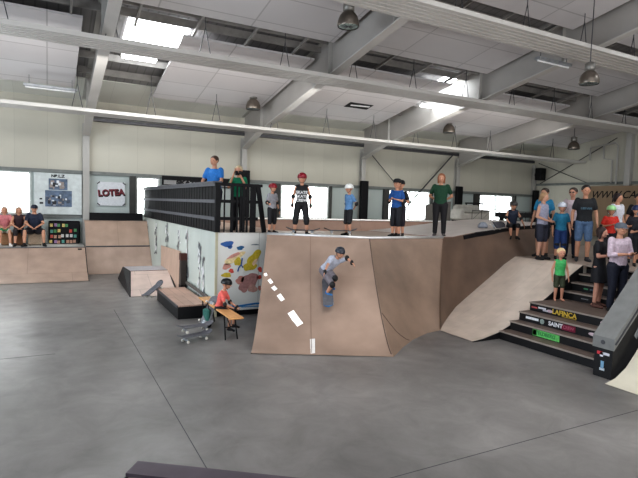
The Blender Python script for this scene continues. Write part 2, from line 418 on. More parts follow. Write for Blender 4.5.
# pipes & post on right wall
t = thing('steel_column', 'pale steel post on the right end wall above the banner', 'column', (24.76, 14.9, 0))
MB().box(-.12, .12, -.14, .14, 0, 6.85).build('shaft', steel, t)
t = tag(MB().tube([(24.7, 16.9, 5.25), (24.7, 16.9, 5.9), (24.7, 15.6, 6.05), (24.7, 15.45, 5.9), (24.7, 15.45, 4.0)], .045, 8).tube([(24.7, 16.2, 6.0), (24.7, 16.15, 5.3), (24.7, 15.7, 5.2), (24.7, 15.7, 4.1)], .04, 8).build('wall_pipe', steel), 'pale bent pipes running down the right end wall', 'pipe')
# right wall banner
t = thing('plywood_banner', 'brown banner board with black web address lettering', 'banner', (24.5, 16.7, 0))
MB().box(-.04, 0, -5.2, 0, 1.4, 3.92).build('board', mat('banner_board', S(150, 128, 104), .6, noise=(2, .08)), t)
text('WWW.CA', .5, frame((-.045, -.15, 3.47), (0, -1, 0), (0, 0, 1)), black2, t, shear=.35, align='LEFT', bold=.004, sx=.95)

# ------------------------------------------------------------------ posters & wall boards
t = thing('display_board', 'white display board with two photo posters beside the big window', 'board', (0, YW-.14, 0))
MB().box(-.42, 1.08, -.03, .0, 1.92, 3.36).build('board', mat('board_pale', S(205, 212, 212), .5), t)
photo = mat('photo_print', S(90, 98, 112), .4, noise=(9, .95))
blue = mat('poster_blue', S(88, 104, 126), .4, noise=(7, .5))
def collage(t, x0, x1, z0, z1, nm):
    MB().box(x0, x1, -.045, -.03, z0, z1).build(nm, blue, t)
    q = MB()
    random.seed(int(x0*100)+50)
    cols = [S(40, 42, 50), S(210, 215, 220), S(70, 82, 100), S(150, 140, 135)]
    ms = [mat('collage%d' % i, c, .5) for i, c in enumerate(cols)]
    for k in range(26):
        a = random.uniform(x0+.02, x1-.14); b = random.uniform(z0+.02, z0+(z1-z0)*.62); q.cur = random.randrange(4)
        d = .001*k/26
        q.box(a, a+random.uniform(.04, .12), -.052-d, -.045, b, b+random.uniform(.04, .15))
    q.build('photo_collage', ms, t)
collage(t, .03, .62, 2.78, 3.17, 'poster'); collage(t, -.08, .76, 2.19, 2.76, 'poster')
text('NB.L.Z', .13, frame((.32, -.035, 3.26), (1, 0, 0), (0, 0, 1)), black2, t, bold=.006, sx=1.1)
MB().box(-.25, -.17, -.04, -.03, 2.43, 2.48).box(-.25, -.14, -.04, -.03, 2.28, 2.34).build('caption_mark', black2, t)
t = thing('lettered_poster', 'pale poster with dark red lettering LOTEA on the back wall', 'poster', (2.08, YW-.06, 2.72))
MB().box(-.47, .47, -.02, .02, -.45, .42).build('sheet', mat('poster_pale', S(214, 217, 222), .5, noise=(20, .08)), t)
text('LOTEA', .31, frame((-.01, -.025, .03), (1, .0, .08), (0, 0, 1)), mat('dark_red_paint', S(110, 22, 40), .5), t, bold=.012, sx=.95)
text('LOTEA', .31, frame((.01, -.0235, .0), (1, .0, .08), (0, 0, 1)), black2, t, bold=.02, sx=.95, ext=.002)
for x in (-.44, .44):
    for z in (-.4, .38): MB().box(-.06, .06, -.03, -.02, -.02, .02, M=Matrix.Translation((x, 0, z)) @ Matrix.Rotation((1 if x*z < 0 else -1)*-.7, 4, 'Y')).build('tape', steel_d, t)
t = thing('name_banner', 'black banner with white lettering behind the fence', 'banner', (3.88, YW-.12, 3.12))
MB().box(0, 3.2, -.03, 0, 0, .36).build('cloth', black2, t)
MB().box(.07, 3.0, -.036, -.03, .03, .2).build('white_field', mat('banner_field', S(150, 150, 150), .6), t)
text('SKATEPARK', .2, frame((1.35, -.04, .12), (1, 0, 0), (0, 0, 1)), black, t, bold=.015, sx=1.5)
struct(MB().box(3.86, 3.98, YW-.06, YW-.02, 1.9, 3.1).build('trim_41', black2), 'dark post beside the narrow window')

# ------------------------------------------------------------------ ramps
def prof(s, p=1.45): return (1-s)**p
def ramp_surface(tops, bots, n=12, p=1.45, zt=None):
    rows = []
    for i in range(n+1):
        s = i/n; rows.append([Vector((a[0]*(1-s)+b[0]*s, a[1]*(1-s)+b[1]*s, b[2]+(a[2]-b[2])*prof(s, p))) for a, b in zip(tops, bots)])
    return rows
def lerp(a, b, t): return tuple(a[i]*(1-t)+b[i]*t for i in range(3))
DK = 1.88
A = (4.2, 10.27, DK); B = (5.97, 8.92, DK); Cc = (3.02, 7.97, .012); D = (5.18, 6.88, .012)
ply_c = mat('plywood_centre', S(162, 139, 124), .48, noise=(1.1, .22))
t = thing('central_ramp', 'large plywood skate ramp in the centre with the rider on it', 'skate ramp', (4.5, 8.5, 0))
def off(o, L): return o
def loc(p, o): return Vector(p)-Vector(o)
O = V(4.5, 8.5, 0)
tops = [lerp(A, B, i/8) for i in range(9)]; bots = [lerp(Cc, D, i/8) for i in range(9)]
rws = ramp_surface(tops, bots)
MB().grid([[p-O for p in r] for r in rws]).build('ramp_face', ply_c, t, True)
# hip corner
ht, hb = [], []
def arc(P, n):
    out = []
    for i in range(n):
        u = i/(n-1)*(len(P)-1); k_ = min(int(u), len(P)-2); out.append(lerp(P[k_], P[k_+1], u-k_))
    return out
ht = arc([B, (6.9, 8.98, DK), (8.05, 9.02, DK)], 13); hb = arc([D, (5.7, 7.3, .012), (6.2, 7.65, .012), (6.8, 7.95, .012), (7.22, 8.04, .012)], 13)
hr = ramp_surface(ht, hb)
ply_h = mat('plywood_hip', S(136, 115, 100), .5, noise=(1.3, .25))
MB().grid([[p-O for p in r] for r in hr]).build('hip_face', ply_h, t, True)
# side skirt (left end)
side = [r[0]-O for r in rws]+[V(*Cc)-O-V(0, 0, .012), V(A[0], A[1], 0)-O]
MB().poly(side, .02, (.5, .2, 0)).build('side_board', black, t)
# seams & tape
def on(rws_, u, s):
    n = len(rws_)-1; m = len(rws_[0])-1
    i = min(int(s*n), n-1); j = min(int(u*m), m-1); fs = s*n-i; fu = u*m-j
    a = rws_[i][j].lerp(rws_[i][j+1], fu); b = rws_[i+1][j].lerp(rws_[i+1][j+1], fu)
    return a.lerp(b, fs)
NR = V(-.45, -.6, .66)
def strip_on(rws_, path, wd, m, nm, par, O, lift=.006, n=14):
    L = []; R_ = []
    for i in range(n+1):
        t_ = i/n*(len(path)-1); k_ = min(int(t_), len(path)-2); f = t_-k_
        u, s = [path[k_][q]*(1-f)+path[k_+1][q]*f for q in (0, 1)]
        p = on(rws_, u, s); u2_, s2 = path[k_+1]; u1_, s1 = path[k_]
        d = on(rws_, min(1, max(0, u+.01*(u2_-u1_))), min(1, max(0, s+.01*(s2-s1))))-p
        if d.length < 1e-6: d = p-L_p
        L_p = p
        d.normalize(); x = d.cross(NR).normalized()*wd/2
        L.append(p+x+NR*lift-O); R_.append(p-x+NR*lift-O)
    return MB().grid([L, R_]).build(nm, m, par)
seam = mat('seam_dark', S(88, 72, 62), .7)
strip_on(rws, [(.995, 0), (.99, .97)], .018, seam, 'seam_line', t, O)
strip_on(rws, [(.43, 0), (.425, .98)], .01, mat('seam_soft', S(140, 116, 102), .7), 'seam_line', t, O)
strip_on(rws, [(.0, .3), (.98, .3)], .008, mat('seam_soft2', S(160, 138, 124), .7), 'seam_line', t, O)
strip_on(hr, [(.0, .57), (.2, .78), (.42, .97)], .014, seam, 'seam_line', t, O)
strip_on(rws, [(.435, .82), (.43, .985)], .09, mat('white_tape', S(232, 228, 224), .6), 'white_tape', t, O)
# sun patches painted on the ramp as faintly glowing white dashes
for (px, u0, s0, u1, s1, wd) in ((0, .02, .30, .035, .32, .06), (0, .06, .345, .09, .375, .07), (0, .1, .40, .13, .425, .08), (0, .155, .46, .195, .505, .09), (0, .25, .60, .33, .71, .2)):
    strip_on(rws, [(u0, s0), (u1, s1)], wd, mat('sun_patch_paint', S(250, 248, 245), .5, emit=((1, 1, 1), .25)), 'sun_patch_dash', t, O, n=3)
# coping
cpm = MB().tube([Vector(p)-O+V(0, 0, .01) for p in [A, B, ht[6], ht[12]]], .03, 8)
cpm.build('coping', chrome, t, True)

# right bank wall (under raised deck)
t = thing('corner_bank', 'dark brown plywood bank with raised deck where the child sits', 'skate ramp', (9, 9, 0)); O = V(9, 9, 0)
tp = [ht[-1], (8.43, 9.1, 1.88), (9.3, 9.25, 1.98), (11, 9.45, 2.12), (12.6, 9.6, 2.22)]
bt = [hb[-1], (7.85, 8.5, .012), (8.65, 8.98, .012), (10.4, 9.34, .012), (12.6, 9.5, .012)]
EDGE = [(7.22, 8.04, .012), (7.5, 8.28, .04), (7.92, 8.58, .13), (8.35, 8.8, .29), (8.8, 8.89, .5), (9.3, 8.95, .76), (9.7, 8.97, .99), (10.05, 8.97, 1.22), (10.4, 8.96, 1.4)]
bt = EDGE+[(10.9, 9.0, 1.4), (11.4, 9.08, 1.4), (12., 9.2, 1.4), (12.6, 9.3, 1.4)]
tp = arc(tp, 13)
br = ramp_surface(tp, bt, 10, 1.25)
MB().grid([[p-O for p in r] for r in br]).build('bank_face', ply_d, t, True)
dkp = [ht[-1], (8.43, 9.1, 1.88), (9.3, 9.25, 1.98), (11, 9.45, 2.12), (12.6, 9.6, 2.22), (12.6, 12.6, 2.22), (11, 12.4, 2.12), (9.3, 12.0, 1.98), (7.6, 11.5, 1.88)]
top = MB(); q = [Vector(p)-O for p in dkp]
top.add([p+V(0, 0, .015) for p in q], [(0, 1, 8), (1, 2, 7, 8), (2, 3, 6, 7), (3, 4, 5, 6)])
top.build('raised_deck', mat('deck_pale', S(196, 186, 180), .42, noise=(3, .07)), t)
e = MB()
for a, b in zip([q[1].lerp(q[2], .45), q[2], q[3]], q[2:5]): e.bar(a-V(0, .02, .05), b-V(0, .02, .05), .03, .1)
e.build('edge_board', black2, t)
t2 = MB().poly([(12.62, 9.5, 0), (12.62, 12.6, 0), (12.62, 12.6, 2.2), (12.62, 9.5, 2.2)]).build('end_board', black, t); t2.location = -O
# upper rail behind kid
t = thing('low_wall_bench', 'dark plank barrier behind the seated child', 'barrier', (14.1, 12.2, 2.22))
MB().box(-.9, 2.8, -.1, .1, .1, .27, bev=.02).build('plank', black, t)
for x in (-.7, .9, 2.5): MB().box(x-.05, x+.05, -.06, .06, -.3, .1).build('leg', black2, t)

# main platform
def dpoly(P, z, th, m, nm, par, O):
    return MB().poly([V(p[0], p[1], z-th)-O for p in P], th).build(nm, m, par)
t = thing('skate_platform', 'raised plywood platform on which the skaters wait', 'platform', (6, 10, 0)); O = V(6, 10, 0)
dpoly([(3.3, 10.9), (4.45, 10.9), (4.22, 10.31), (5.97, 8.97), (8.05, 9.07), (7.65, 11.5), (3.3, 11.5)], DK, .1, mat('deck_ply', S(180, 160, 146), .45, noise=(3, .08)), 'deck', t, O)
dpoly([(3.3, 11.5), (5.1, 11.5), (5.1, 20.2), (3.3, 20.2)], DK, .1, ply, 'deck', t, O)
MB().box(5.12, 7.6, 11.45, 11.5, 0, DK-.1, M=Matrix.Translation(-O)).build('back_board', black, t)
MB().box(5.06, 5.1, 11.5, 20.2, 0, DK-.1, M=Matrix.Translation(-O)).build('side_board', black, t)
# far ramp
t = thing('far_quarter_pipe', 'far plywood ramp with faint lettering below the windows', 'skate ramp', (10, 18, 0)); O = V(10, 18, 0)
fr_ = [[V(x, 17.6-1.9*s, 1.95*prof(s, 1.6))-O for x in (5.2, 20.6)] for s in [i/10 for i in range(11)]]
MB().grid(fr_).build('ramp_face', mat('plywood_far', S(150, 122, 108), .5, noise=(2, .1), brick=(2.4, 3, .006, .7, .5)), t)
MB().box(5.2, 20.6, 17.6, 19.95, 1.85, 1.95, M=Matrix.Translation(-O)).build('deck', mat('deck_grey', S(170, 164, 158), .5), t)
MB().tube([(5.2-10, -.4, 1.97), (20.6-10, -.4, 1.97)], .035, 8).build('coping', chrome, t)
txt = 'SKATE & AMPTI 2 CIOLAI'
text(txt, .24, frame((1.2, -.475, 1.74), (1, 0, 0), (0, .28, 1)), mat('faint_letter', S(84, 60, 50), .6), t, sx=1.9, bold=.004)
MB().box(5.2, 5.24, 15.7, 19.95, 0, 1.85, M=Matrix.Translation(-O)).build('side_board', black, t)
# things on far platform
t = thing('covered_sofa', 'pale covered sofa on the far platform behind the woman in green', 'sofa', (18.3, 18.6, 1.95))
MB().box(-.85, .85, -.4, .4, .06, .42, bev=.1).build('seat', mat('sofa_pale', S(176, 172, 166), .8), t)
MB().box(-.85, .85, .12, .45, .35, .82, bev=.12).build('backrest', mat('sofa_pale2', S(168, 166, 160), .8), t)
for s in (-1, 1): MB().box(min(s*.7, s*.95), max(s*.7, s*.95), -.4, .45, .06, .6, bev=.08).build('armrest', mat('sofa_pale', (1, 1, 1)), t)
for x in (-.8, .8):
    for y in (-.32, .36): MB().box(x-.03, x+.03, y-.03, y+.03, 0, .08).build('foot', black2, t)
t = thing('tilted_board', 'grey tilted panel leaning left of the woman in green', 'panel', (16.0, 18.6, 1.95))
MB().poly([(-.5, 0, 0), (1.0, 0, 0), (1.0, 0, .95), (-.5, 0, .75)], .05, (0, 1, 0)).build('sheet', mat('panel_grey', S(112, 108, 104), .6), t)
MB().bar((.2, .05, .7), (.2, .6, 0), .04, .04).build('prop', black2, t)
t = thing('metal_barrier', 'low metal railing on the far platform below the right window', 'railing', (19.6, 18.2, 1.95))
b = MB(); b.tube([(-1.6, 0, .55), (4.6, 0, .55)], .02, 6).tube([(-1.6, 0, .1), (4.6, 0, .1)], .02, 6); b.build('rail', steel_d, t)
for i in range(11): MB().tube([(-1.6+i*.62, 0, 0), (-1.6+i*.62, 0, .55)], .015, 6).build('post', steel_d, t)
for i in range(5): MB().tube([(-1.6+i*.62, 0, .1), (-1.6+(i+1)*.62, 0, .55)], .01, 5).build('brace', steel_d, t)
dpb = thing('low_platform', 'low grey platform beneath the metal railing', 'platform', (22.7, 19, 0))
MB().box(-2.05, 2.1, -1.4, .95, 1.85, 1.95).build('deck', mat('deck_grey', (1, 1, 1)), dpb)
MB().box(-2.05, 2.1, -1.4, -1.36, 0, 1.85).build('front_board', ply_d, dpb)
t = thing('side_table', 'dark small table beside the covered sofa', 'table', (19.25, 19.35, 1.95))
MB().box(-.35, .35, -.3, .3, .88, .95, bev=.01).build('table_top', black, t)
for x in (-.3, .3):
    for y in (-.25, .25): MB().box(x-.025, x+.025, y-.025, y+.025, 0, .88).build('leg', black2, t)

# ---------------- fenced box (graffiti panels + fence)
pan = mat('white_panel', S(206, 212, 204), .55, noise=(1.2, .07), brick=(1.25, 30, .008, .7, 0))
t = thing('graffiti_box', 'white panelled side of the platform painted with coloured shapes', 'panel wall', (3.25, 10.85, 0))
MB().box(0, .05, .05, 9.4, .12, 1.87).build('side_panel', pan, t)
MB().box(0, 1.2, 0, .05, .12, 1.87).build('front_panel', mat('white_panel_front', S(226, 226, 222), .5, noise=(1.2, .05), brick=(1., 30, .007, .6, 0)), t)
MB().box(0, 1.2, .03, .07, 0, .12).box(.04, .08, .05, 9.4, 0, .12).build('kick_board', black2, t)
MB().box(-.02, .03, -.02, .03, .0, 1.88).build('corner_trim', mat('trim_cream', S(190, 184, 160), .6), t)
def blob(cx_, cz, rx, rz_, col, seed, rot=0, n=26, nm='painted_shape', lift=.004):
    random.seed(seed); ph = [random.uniform(0, 6.28) for _ in range(4)]
    P = []
    for k_ in range(n):
        a = 2*PI*k_/n; r = 1+.12*math.sin(2*a+ph[0])+.1*math.sin(3*a+ph[1])+.07*math.sin(5*a+ph[2])
        x, z = rx*r*math.cos(a), rz_*r*math.sin(a)
        P.append((cx_+x*math.cos(rot)-z*math.sin(rot), -lift, cz+x*math.sin(rot)+z*math.cos(rot)))
    return MB().poly(P, .003, (0, 1, 0)).build(nm, mat('paint_%d_%d_%d' % col, S(*col), .5, noise=(18, .2)), t)
def stroke(pts, wd, col, lift=.008, nm='painted_line'):
    b = MB()
    pts = [V(p[0], -lift, p[1]) for p in pts]
    for a, c in zip(pts, pts[1:]): b.bar(a, c, .004, wd, up=(0, 1, 0)) if False else b.bar(a, c, wd, .004, up=(0, 1, 0))
    return b.build(nm, mat('paint_%d_%d_%d' % col, S(*col), .5, noise=(18, .2)), t)
# local x = X-3.25 ; z height
BL = (40, 92, 160); YE = (200, 178, 60); PK = (206, 150, 138); MV = (176, 132, 128); RD = (206, 84, 72); CR = (226, 206, 160)
blob(.25, 1.62, .13, .07, BL, 1); blob(.31, 1.55, .05, .04, BL, 8); blob(.55, 1.53, .085, .045, (40, 96, 140), 2); blob(.9, 1.6, .09, .014, (110, 120, 130), 3)
blob(.42, 1.3, .24, .085, CR, 4, .5); blob(.4, 1.36, .17, .035, PK, 5, .45, lift=.007); blob(.5, 1.22, .1, .08, YE, 6, .6, lift=.007)
blob(.88, 1.3, .2, .11, YE, 7, .9); blob(.78, 1.1, .16, .09, YE, 9, .2, lift=.006); blob(.9, 1.2, .09, .04, (226, 196, 170), 10, 1.1, lift=.009)
blob(.24, 1.12, .09, .07, PK, 11, .6); blob(.35, 1.02, .055, .05, RD, 12, lift=.008); blob(.24, .93, .1, .06, YE, 13)
blob(.8, .78, .17, .2, MV, 14, -.4); blob(.66, .66, .14, .12, MV, 15, .4, lift=.007); blob(.86, .6, .1, .1, (190, 150, 140), 16, lift=.009)
blob(1.03, 1.03, .05, .06, RD, 17); blob(1.02, .85, .05, .05, RD, 18); blob(1.03, .6, .04, .05, (190, 130, 120), 19); blob(.56, .8, .1, .09, (196, 140, 130), 20)
stroke([(.6, 1.3), (.58, 1.16), (.52, 1.08), (.5, 1.0)], .03, BL); stroke([(.58, 1.15), (.62, 1.08)], .025, BL)
stroke([(.05, .23), (.5, .21), (.95, .25), (1.19, .24)], .04, (60, 130, 190)); stroke([(.6, .19), (1.1, .18)], .02, (90, 150, 200))
# drips on the side panel
def sblob(y, z, ry, rz_, col, seed):
    random.seed(seed); ph = [random.uniform(0, 6.28) for _ in range(3)]; P = []
    for k_ in range(18):
        a = 2*PI*k_/18; r = 1+.25*math.sin(2*a+ph[0])+.2*math.sin(3*a+ph[1])
        P.append((-.006, y+ry*r*math.cos(a), z+rz_*r*math.sin(a)))
    return P
dk = mat('drip_dark', S(118, 122, 124), .5); wt = mat('drip_white', S(240, 240, 240), .5); pkk = mat('drip_pink', S(190, 120, 115), .5)
for g_, (yc, zt, zb_) in enumerate([(9.0-.2, 1.75, .6), (7.0, 1.7, .7), (5.2, 1.8, .5), (3.6, 1.7, .3), (2.6, 1.75, .25), (1.35, 1.5, .3), (1.0, 1.2, .3)]):
    for nm, m_, kk, lo in (('paint_drips_dark', dk, 11, -.004), ('paint_drips_white', wt, 12, -.002), ('paint_drips_pink', pkk, 3, 0)):
        b = MB(); b.box(-.0045, -.003, yc-.008+lo*5, yc+.008+lo*5, zb_, zt)
        for k_ in range(kk):
            random.seed(g_*100+k_*7+len(nm))
            z = random.uniform(zb_, zt); y = yc+random.uniform(-.1, .1)*(1+yc*.12)
            P = sblob(y, z, random.uniform(.015, .06)*(1+yc*.12), random.uniform(.03, .11), None, g_*31+k_)
            b.poly([(p[0]+lo-.0004*k_, p[1], p[2]) for p in P])
        b.build(nm, m_, t)

t = thing('picket_fence', 'black wooden fence with grey rails around the platform box', 'fence', (3.25, 10.85, DK))
railm = mat('rail_grey', S(88, 88, 94), .5, noise=(4, .15))
H_ = 1.08
for z in (.3, .68, 1.05):
    MB().box(-.06, -.02, .0, 9.4, z-.045, z+.03).build('rail', railm, t)
bk = MB(); bk.box(.0, .03, .35, 9.4, 0.0, H_); bk.build('backing_board', black2, t)
y = 9.3
while y > .05:
    MB().box(-.02, .0, y-.11, y+.11, 0, H_-.02).build('picket', black2, t); y -= .26
MB().box(-.1, .1, -.02, 9.4, H_, H_+.03).build('top_rail', railm, t)
MB().box(-.05, .06, -.06, .06, 0, H_).build('post', black2, t)
MB().box(.3, .36, -.04, .0, 0, H_).build('post', black2, t)
for z in (.3, .68, 1.05): MB().box(.06, .95, -.01, .03, z-.035, z+.035).build('rail', black2, t)
for i, (x, w_) in enumerate([(.16, .03), (.45, .04), (.53, .04), (.6, .07), (.68, .05), (.77, .04), (.84, .1)]):
    MB().box(x-w_/2, x+w_/2, -.03, -.01, 0, H_-.03).build('picket', black2, t)
MB().bar((.93, -.02, H_-.02), (1.1, -.02, 0), .1, .05, up=(0, 1, 0)).build('post', black2, t)
MB().box(.05, 1.03, -.05, .08, H_-.06, H_).build('top_rail', black2, t)

# ---------------- left side
t = thing('left_quarter_pipe', 'low plywood quarter pipe at far left carrying the seated people', 'skate ramp', (-3, 18.8, 0)); O = V(-3, 18.8, 0)
g_ = [[V(x, 18.8-1.9*s, .88*prof(s, 1.5)+.012*s)-O for x in (-9, -3, -.3, 1.1)] for s in [i/10 for i in range(11)]]
MB().grid(g_).build('ramp_face', ply, t, True)
MB().box(-9, 1.1, 18.8, 20.28, .78, .88, M=Matrix.Translation(-O)).build('deck', mat('deck_white', S(214, 212, 208), .45), t)
MB().poly([p-O for p in [V(1.1, 18.8-1.9*i/10, .88*prof(i/10, 1.5)) for i in range(11)]+[V(1.1, 16.9, 0), V(1.1, 20.25, 0), V(1.1, 20.25, .86)]], .02, (1, 0, 0)).build('side_board', black, t)
MB().tube([V(-9, 18.8, .875)-O, V(1.1, 18.8, .875)-O], .025, 8).build('coping', steel_d, t)
MB().box(.88, 1.0, 18.68, 18.74, .62, .84, M=Matrix.Translation(-O)).build('bracket', black2, t)
for x in (-.35, -.22, .15, .28): MB().box(x, x+.09, 18.64, 18.67, .72, .76, M=Matrix.Translation(-O)).build('white_tape', white, t)
t = thing('corner_quarter_pipe', 'tall two step plywood bank beneath the lettered poster', 'skate ramp', (2.2, 19, 0)); O = V(2.2, 19, 0)
g_ = [[V(1.14+.02*s, 19-.72*s, .86*prof(s, 1.1)+.012)-O, V(3.24, 19-.72*s, .86*prof(s, 1.1)+.012)-O] for s in [i/6 for i in range(7)]]
MB().grid(g_).build('lower_face', ply, t)
MB().grid([[V(1.14, 19.0, .87)-O, V(3.24, 19.0, .87)-O], [V(1.14, 19.65, 1.74)-O, V(3.24, 19.65, 1.74)-O]]).build('upper_face', mat('plywood_upper', S(172, 148, 132), .5, noise=(2.2, .12), brick=(1.3, 3, .006, .7, 0)), t)
MB().tube([V(1.14, 18.99, .88)-O, V(3.24, 18.99, .88)-O], .022, 8).build('coping', steel_d, t)
MB().box(1.14, 3.24, 19.65, 20.1, 1.66, 1.74, M=Matrix.Translation(-O)).build('deck', ply, t)
MB().box(1.3, 3.1, 19.72, 19.8, 1.75, 2.02, M=Matrix.Translation(-O)).build('back_board', black2, t)
# sticker case
t = thing('sticker_board', 'dark board covered with colourful stickers on the left platform', 'board', (.52, 20.2, .88))
MB().box(-.5, .5, -.06, .02, 0, .82, bev=.05).build('panel', black2, t)
random.seed(3); cols = [(190, 80, 70), (90, 150, 140), (210, 190, 120), (200, 200, 200), (150, 120, 160), (80, 140, 90), (180, 140, 120)]
for k_ in range(26):
    x = -.42+(k_ % 7)*.125+random.uniform(-.02, .02); z = .08+(k_//7)*.19+random.uniform(-.02, .02); c = random.choice(cols)
    if .3 < z < .5 and -.15 < x < .12: continue
    MB().box(x-.045, x+.045, -.066-.0002*k_, -.06, z-.05, z+.06).build('sticker', mat('stk_%d_%d_%d' % c, S(*c), .5, noise=(30, .4)), t)

# small launch ramp
t = thing('fly_box', 'small plywood kicker box on the floor in front of the left banks', 'skate ramp', (2.5, 15, 0)); O = V(2.5, 15, 0)
def q_(x, y, z): return V(x, y, z)-O
fl_, frr = [q_(1.9, 13.86, .012), q_(2.08, 15.2, .5), q_(2.0, 16.1, .52), q_(2.0, 17.3, .012)], [q_(3.05, 13.6, .012), q_(3.12, 15.2, .5), q_(3.12, 16.1, .52), q_(3.12, 17.3, .012)]
pc = mat('plywood_pale', S(206, 186, 176), .5, noise=(3, .1), brick=(1.1, .8, .008, .7, .3))
MB().grid([[fl_[0], frr[0]], [fl_[0].lerp(fl_[1], .5)-V(0, 0, .03), frr[0].lerp(frr[1], .5)-V(0, 0, .03)], [fl_[1], frr[1]]]).build('ramp_face', pc, t)
MB().grid([[fl_[1], frr[1]], [fl_[2], frr[2]]]).build('top_deck', mat('deck_greyish', S(168, 164, 168), .4), t)
MB().grid([[fl_[2], frr[2]], [fl_[3], frr[3]]]).build('rear_face', pc, t)
dz = V(0, 0, .012)
MB().poly([fl_[0]-dz, fl_[1]-V(0, 0, .005), fl_[2]-V(0, 0, .005), fl_[3]-dz], .03, (-1, 0, 0)).build('side_board', black, t)
MB().poly([frr[0]-dz, frr[1]+V(0, 0, .03), frr[2]+V(0, 0, .03), frr[3]-dz], .03, (1, 0, 0)).build('side_board', black, t)
MB().bar(fl_[1], frr[1], .03, .012).build('seam_line', seam, t)
# leaning sheet + box behind
t = thing('leaning_plywood_sheet', 'plain plywood sheet leaning on the white side panel', 'board', (3.17, 14.9, 0))
MB().poly([(-.04, -1.0, 0), (-.14, .9, 0), (.0, 1.7, 1.1), (.02, -.85, 1.16)], .02, (1, .05, 0)).build('sheet', mat('plywood_plain', S(192, 164, 146), .6, noise=(4, .1), streak=(2, 2, .5)), t)
t = thing('small_shelf_box', 'narrow dark wooden box with red top beside the leaning sheet', 'box', (3.1, 13.5, 0))
MB().box(-.02, .12, -.1, .1, .32, 1.0).build('body', mat('box_dark', S(66, 58, 54), .6), t)
MB().box(-.03, .13, -.11, .11, .98, 1.16).build('top', mat('box_red', S(84, 46, 38), .6), t)
MB().box(-.03, .13, -.11, .11, 0, .32).build('base', black2, t)
# manual box
t = thing('manual_box', 'low black box with wooden planked top by the white panels', 'skate box', (2.8, 12.1, 0))
MB().box(-.35, .33, -1.2, 1.15, 0, .27).build('body', black, t)
MB().box(-.36, .34, -1.21, 1.16, .27, .3).build('top', mat('plank_top', S(190, 158, 142), .5, noise=(2, .15), brick=(.2, 1.2, .006, .6, .5)), t)
MB().box(-.38, -.355, -1.22, 1.16, .25, .305).build('edge_strip', steel_d, t)
t = tag(MB().bar((3.19, 13.25, .42), (3.19, 10.9, .36), .05, .06).build('timber_batten', mat('batten', S(96, 92, 88), .6)), 'long dark batten along the foot of the white side panel', 'batten')
t.parent = None

# bench
t = thing('beer_bench', 'folding wooden bench with black steel legs the boy sits on', 'bench', (3.0, 9.75, 0))
wood = mat('bench_wood', S(214, 160, 104), .45, noise=(3, .12), streak=(8, .6, 1))
MB().box(-.13, .13, -1.1, 1.1, .44, .475, bev=.012).build('seat', wood, t)
for y in (-.75, .75):
    for x in (-.1, .1): MB().tube([(x, y+.1, .44), (x*1.15, y-.05, 0)], .014, 8).build('leg', black2, t)
    MB().tube([(-.1, y+.03, .22), (.1, y+.03, .22)], .01, 6).build('crossbar', black2, t)
    MB().tube([(0, y+.03, .22), (0, y-.35*(1 if y > 0 else -1), .44)], .01, 6).build('brace', black2, t)

# ------------------------------------------------------------------ skateboards
def make_board(label, deckm, L=.74, wh=(220, 215, 205)):
    t = thing('skateboard', label, 'skateboard', group=None)
    rows = []; n = 20
    def sect(i, th):
        x = -L/2+L*i/n; e = abs(2*i/n-1)
        z = .095+max(0, e-.62)**1.0*.14
        w_ = .1*math.sqrt(max(.02, 1-max(0, (e-.72)/.28)**2))
        return [(x, -w_, z+.006), (x, 0, z), (x, w_, z+.006), (x, w_, z+.006+th), (x, 0, z+th), (x, -w_, z+.006+th)]
    MB().loft([sect(i, .012) for i in range(n+1)]).build('deck', deckm, t, False)
    g = MB().grid([[V(*sect(i, .0135)[k_]) for k_ in (3, 4, 5)] for i in range(1, n)]); g.build('grip_tape', mat('grip_grey', S(98, 98, 104), .8, noise=(14, .25)), t)
    for x in (-L*.27, L*.27):
        MB().box(x-.03, x+.03, -.025, .025, .06, .096).tube([(x, -.085, .05), (x, .085, .05)], .012, 8).build('truck', galv, t)
        for y in (-.085, .085): MB().lathe([(.008, -.016), (.024, -.016), (.027, -.01), (.027, .01), (.024, .016), (.008, .016)], M=frame((x, y, .027), (1, 0, 0), (0, 0, 1)), n=14).build('wheel', mat('wheel_%d' % wh[0], S(*wh), .5), t, True)
    return t
grey_d = mat('deck_grey_worn', S(116, 116, 120), .5, noise=(12, .25)); dark_d = mat('deck_dark', S(52, 50, 54), .5); bl_d = mat('deck_blue', S(40, 120, 180), .5)
brd = make_board('grey skateboard lying on its wheels on the floor, nearest the viewer', grey_d); brd.location = (2.36, 9.12, 0); brd.rotation_euler = (0, 0, .38)
def bd(label, loc_, M3=None, rot=None, dm=None, wh=None):
    b = dup(brd, label)
    if M3 is not None:
        b.location = M3.to_translation(); b.rotation_euler = M3.to_euler()
    else: b.location = loc_; b.rotation_euler = rot
    for c in b.children:
        if dm and c.name.startswith('deck'):
            c.data = c.data.copy(); c.data.materials[0] = dm
    return b
bd('grey skateboard stacked crosswise on top of another on the floor', (2.42, 9.33, .115), rot=(0, 0, .22))
bd('grey skateboard standing up against the bench', None, frame((2.79, 9.96, .335), (.35, .05, .85), (.6, -.8, -.2)))
bd('dark skateboard leaning on the corner of the low black box', None, frame((2.36, 13.15, .2), (.72, .55, .42), (-.5, .8, 0)), dm=dark_d)

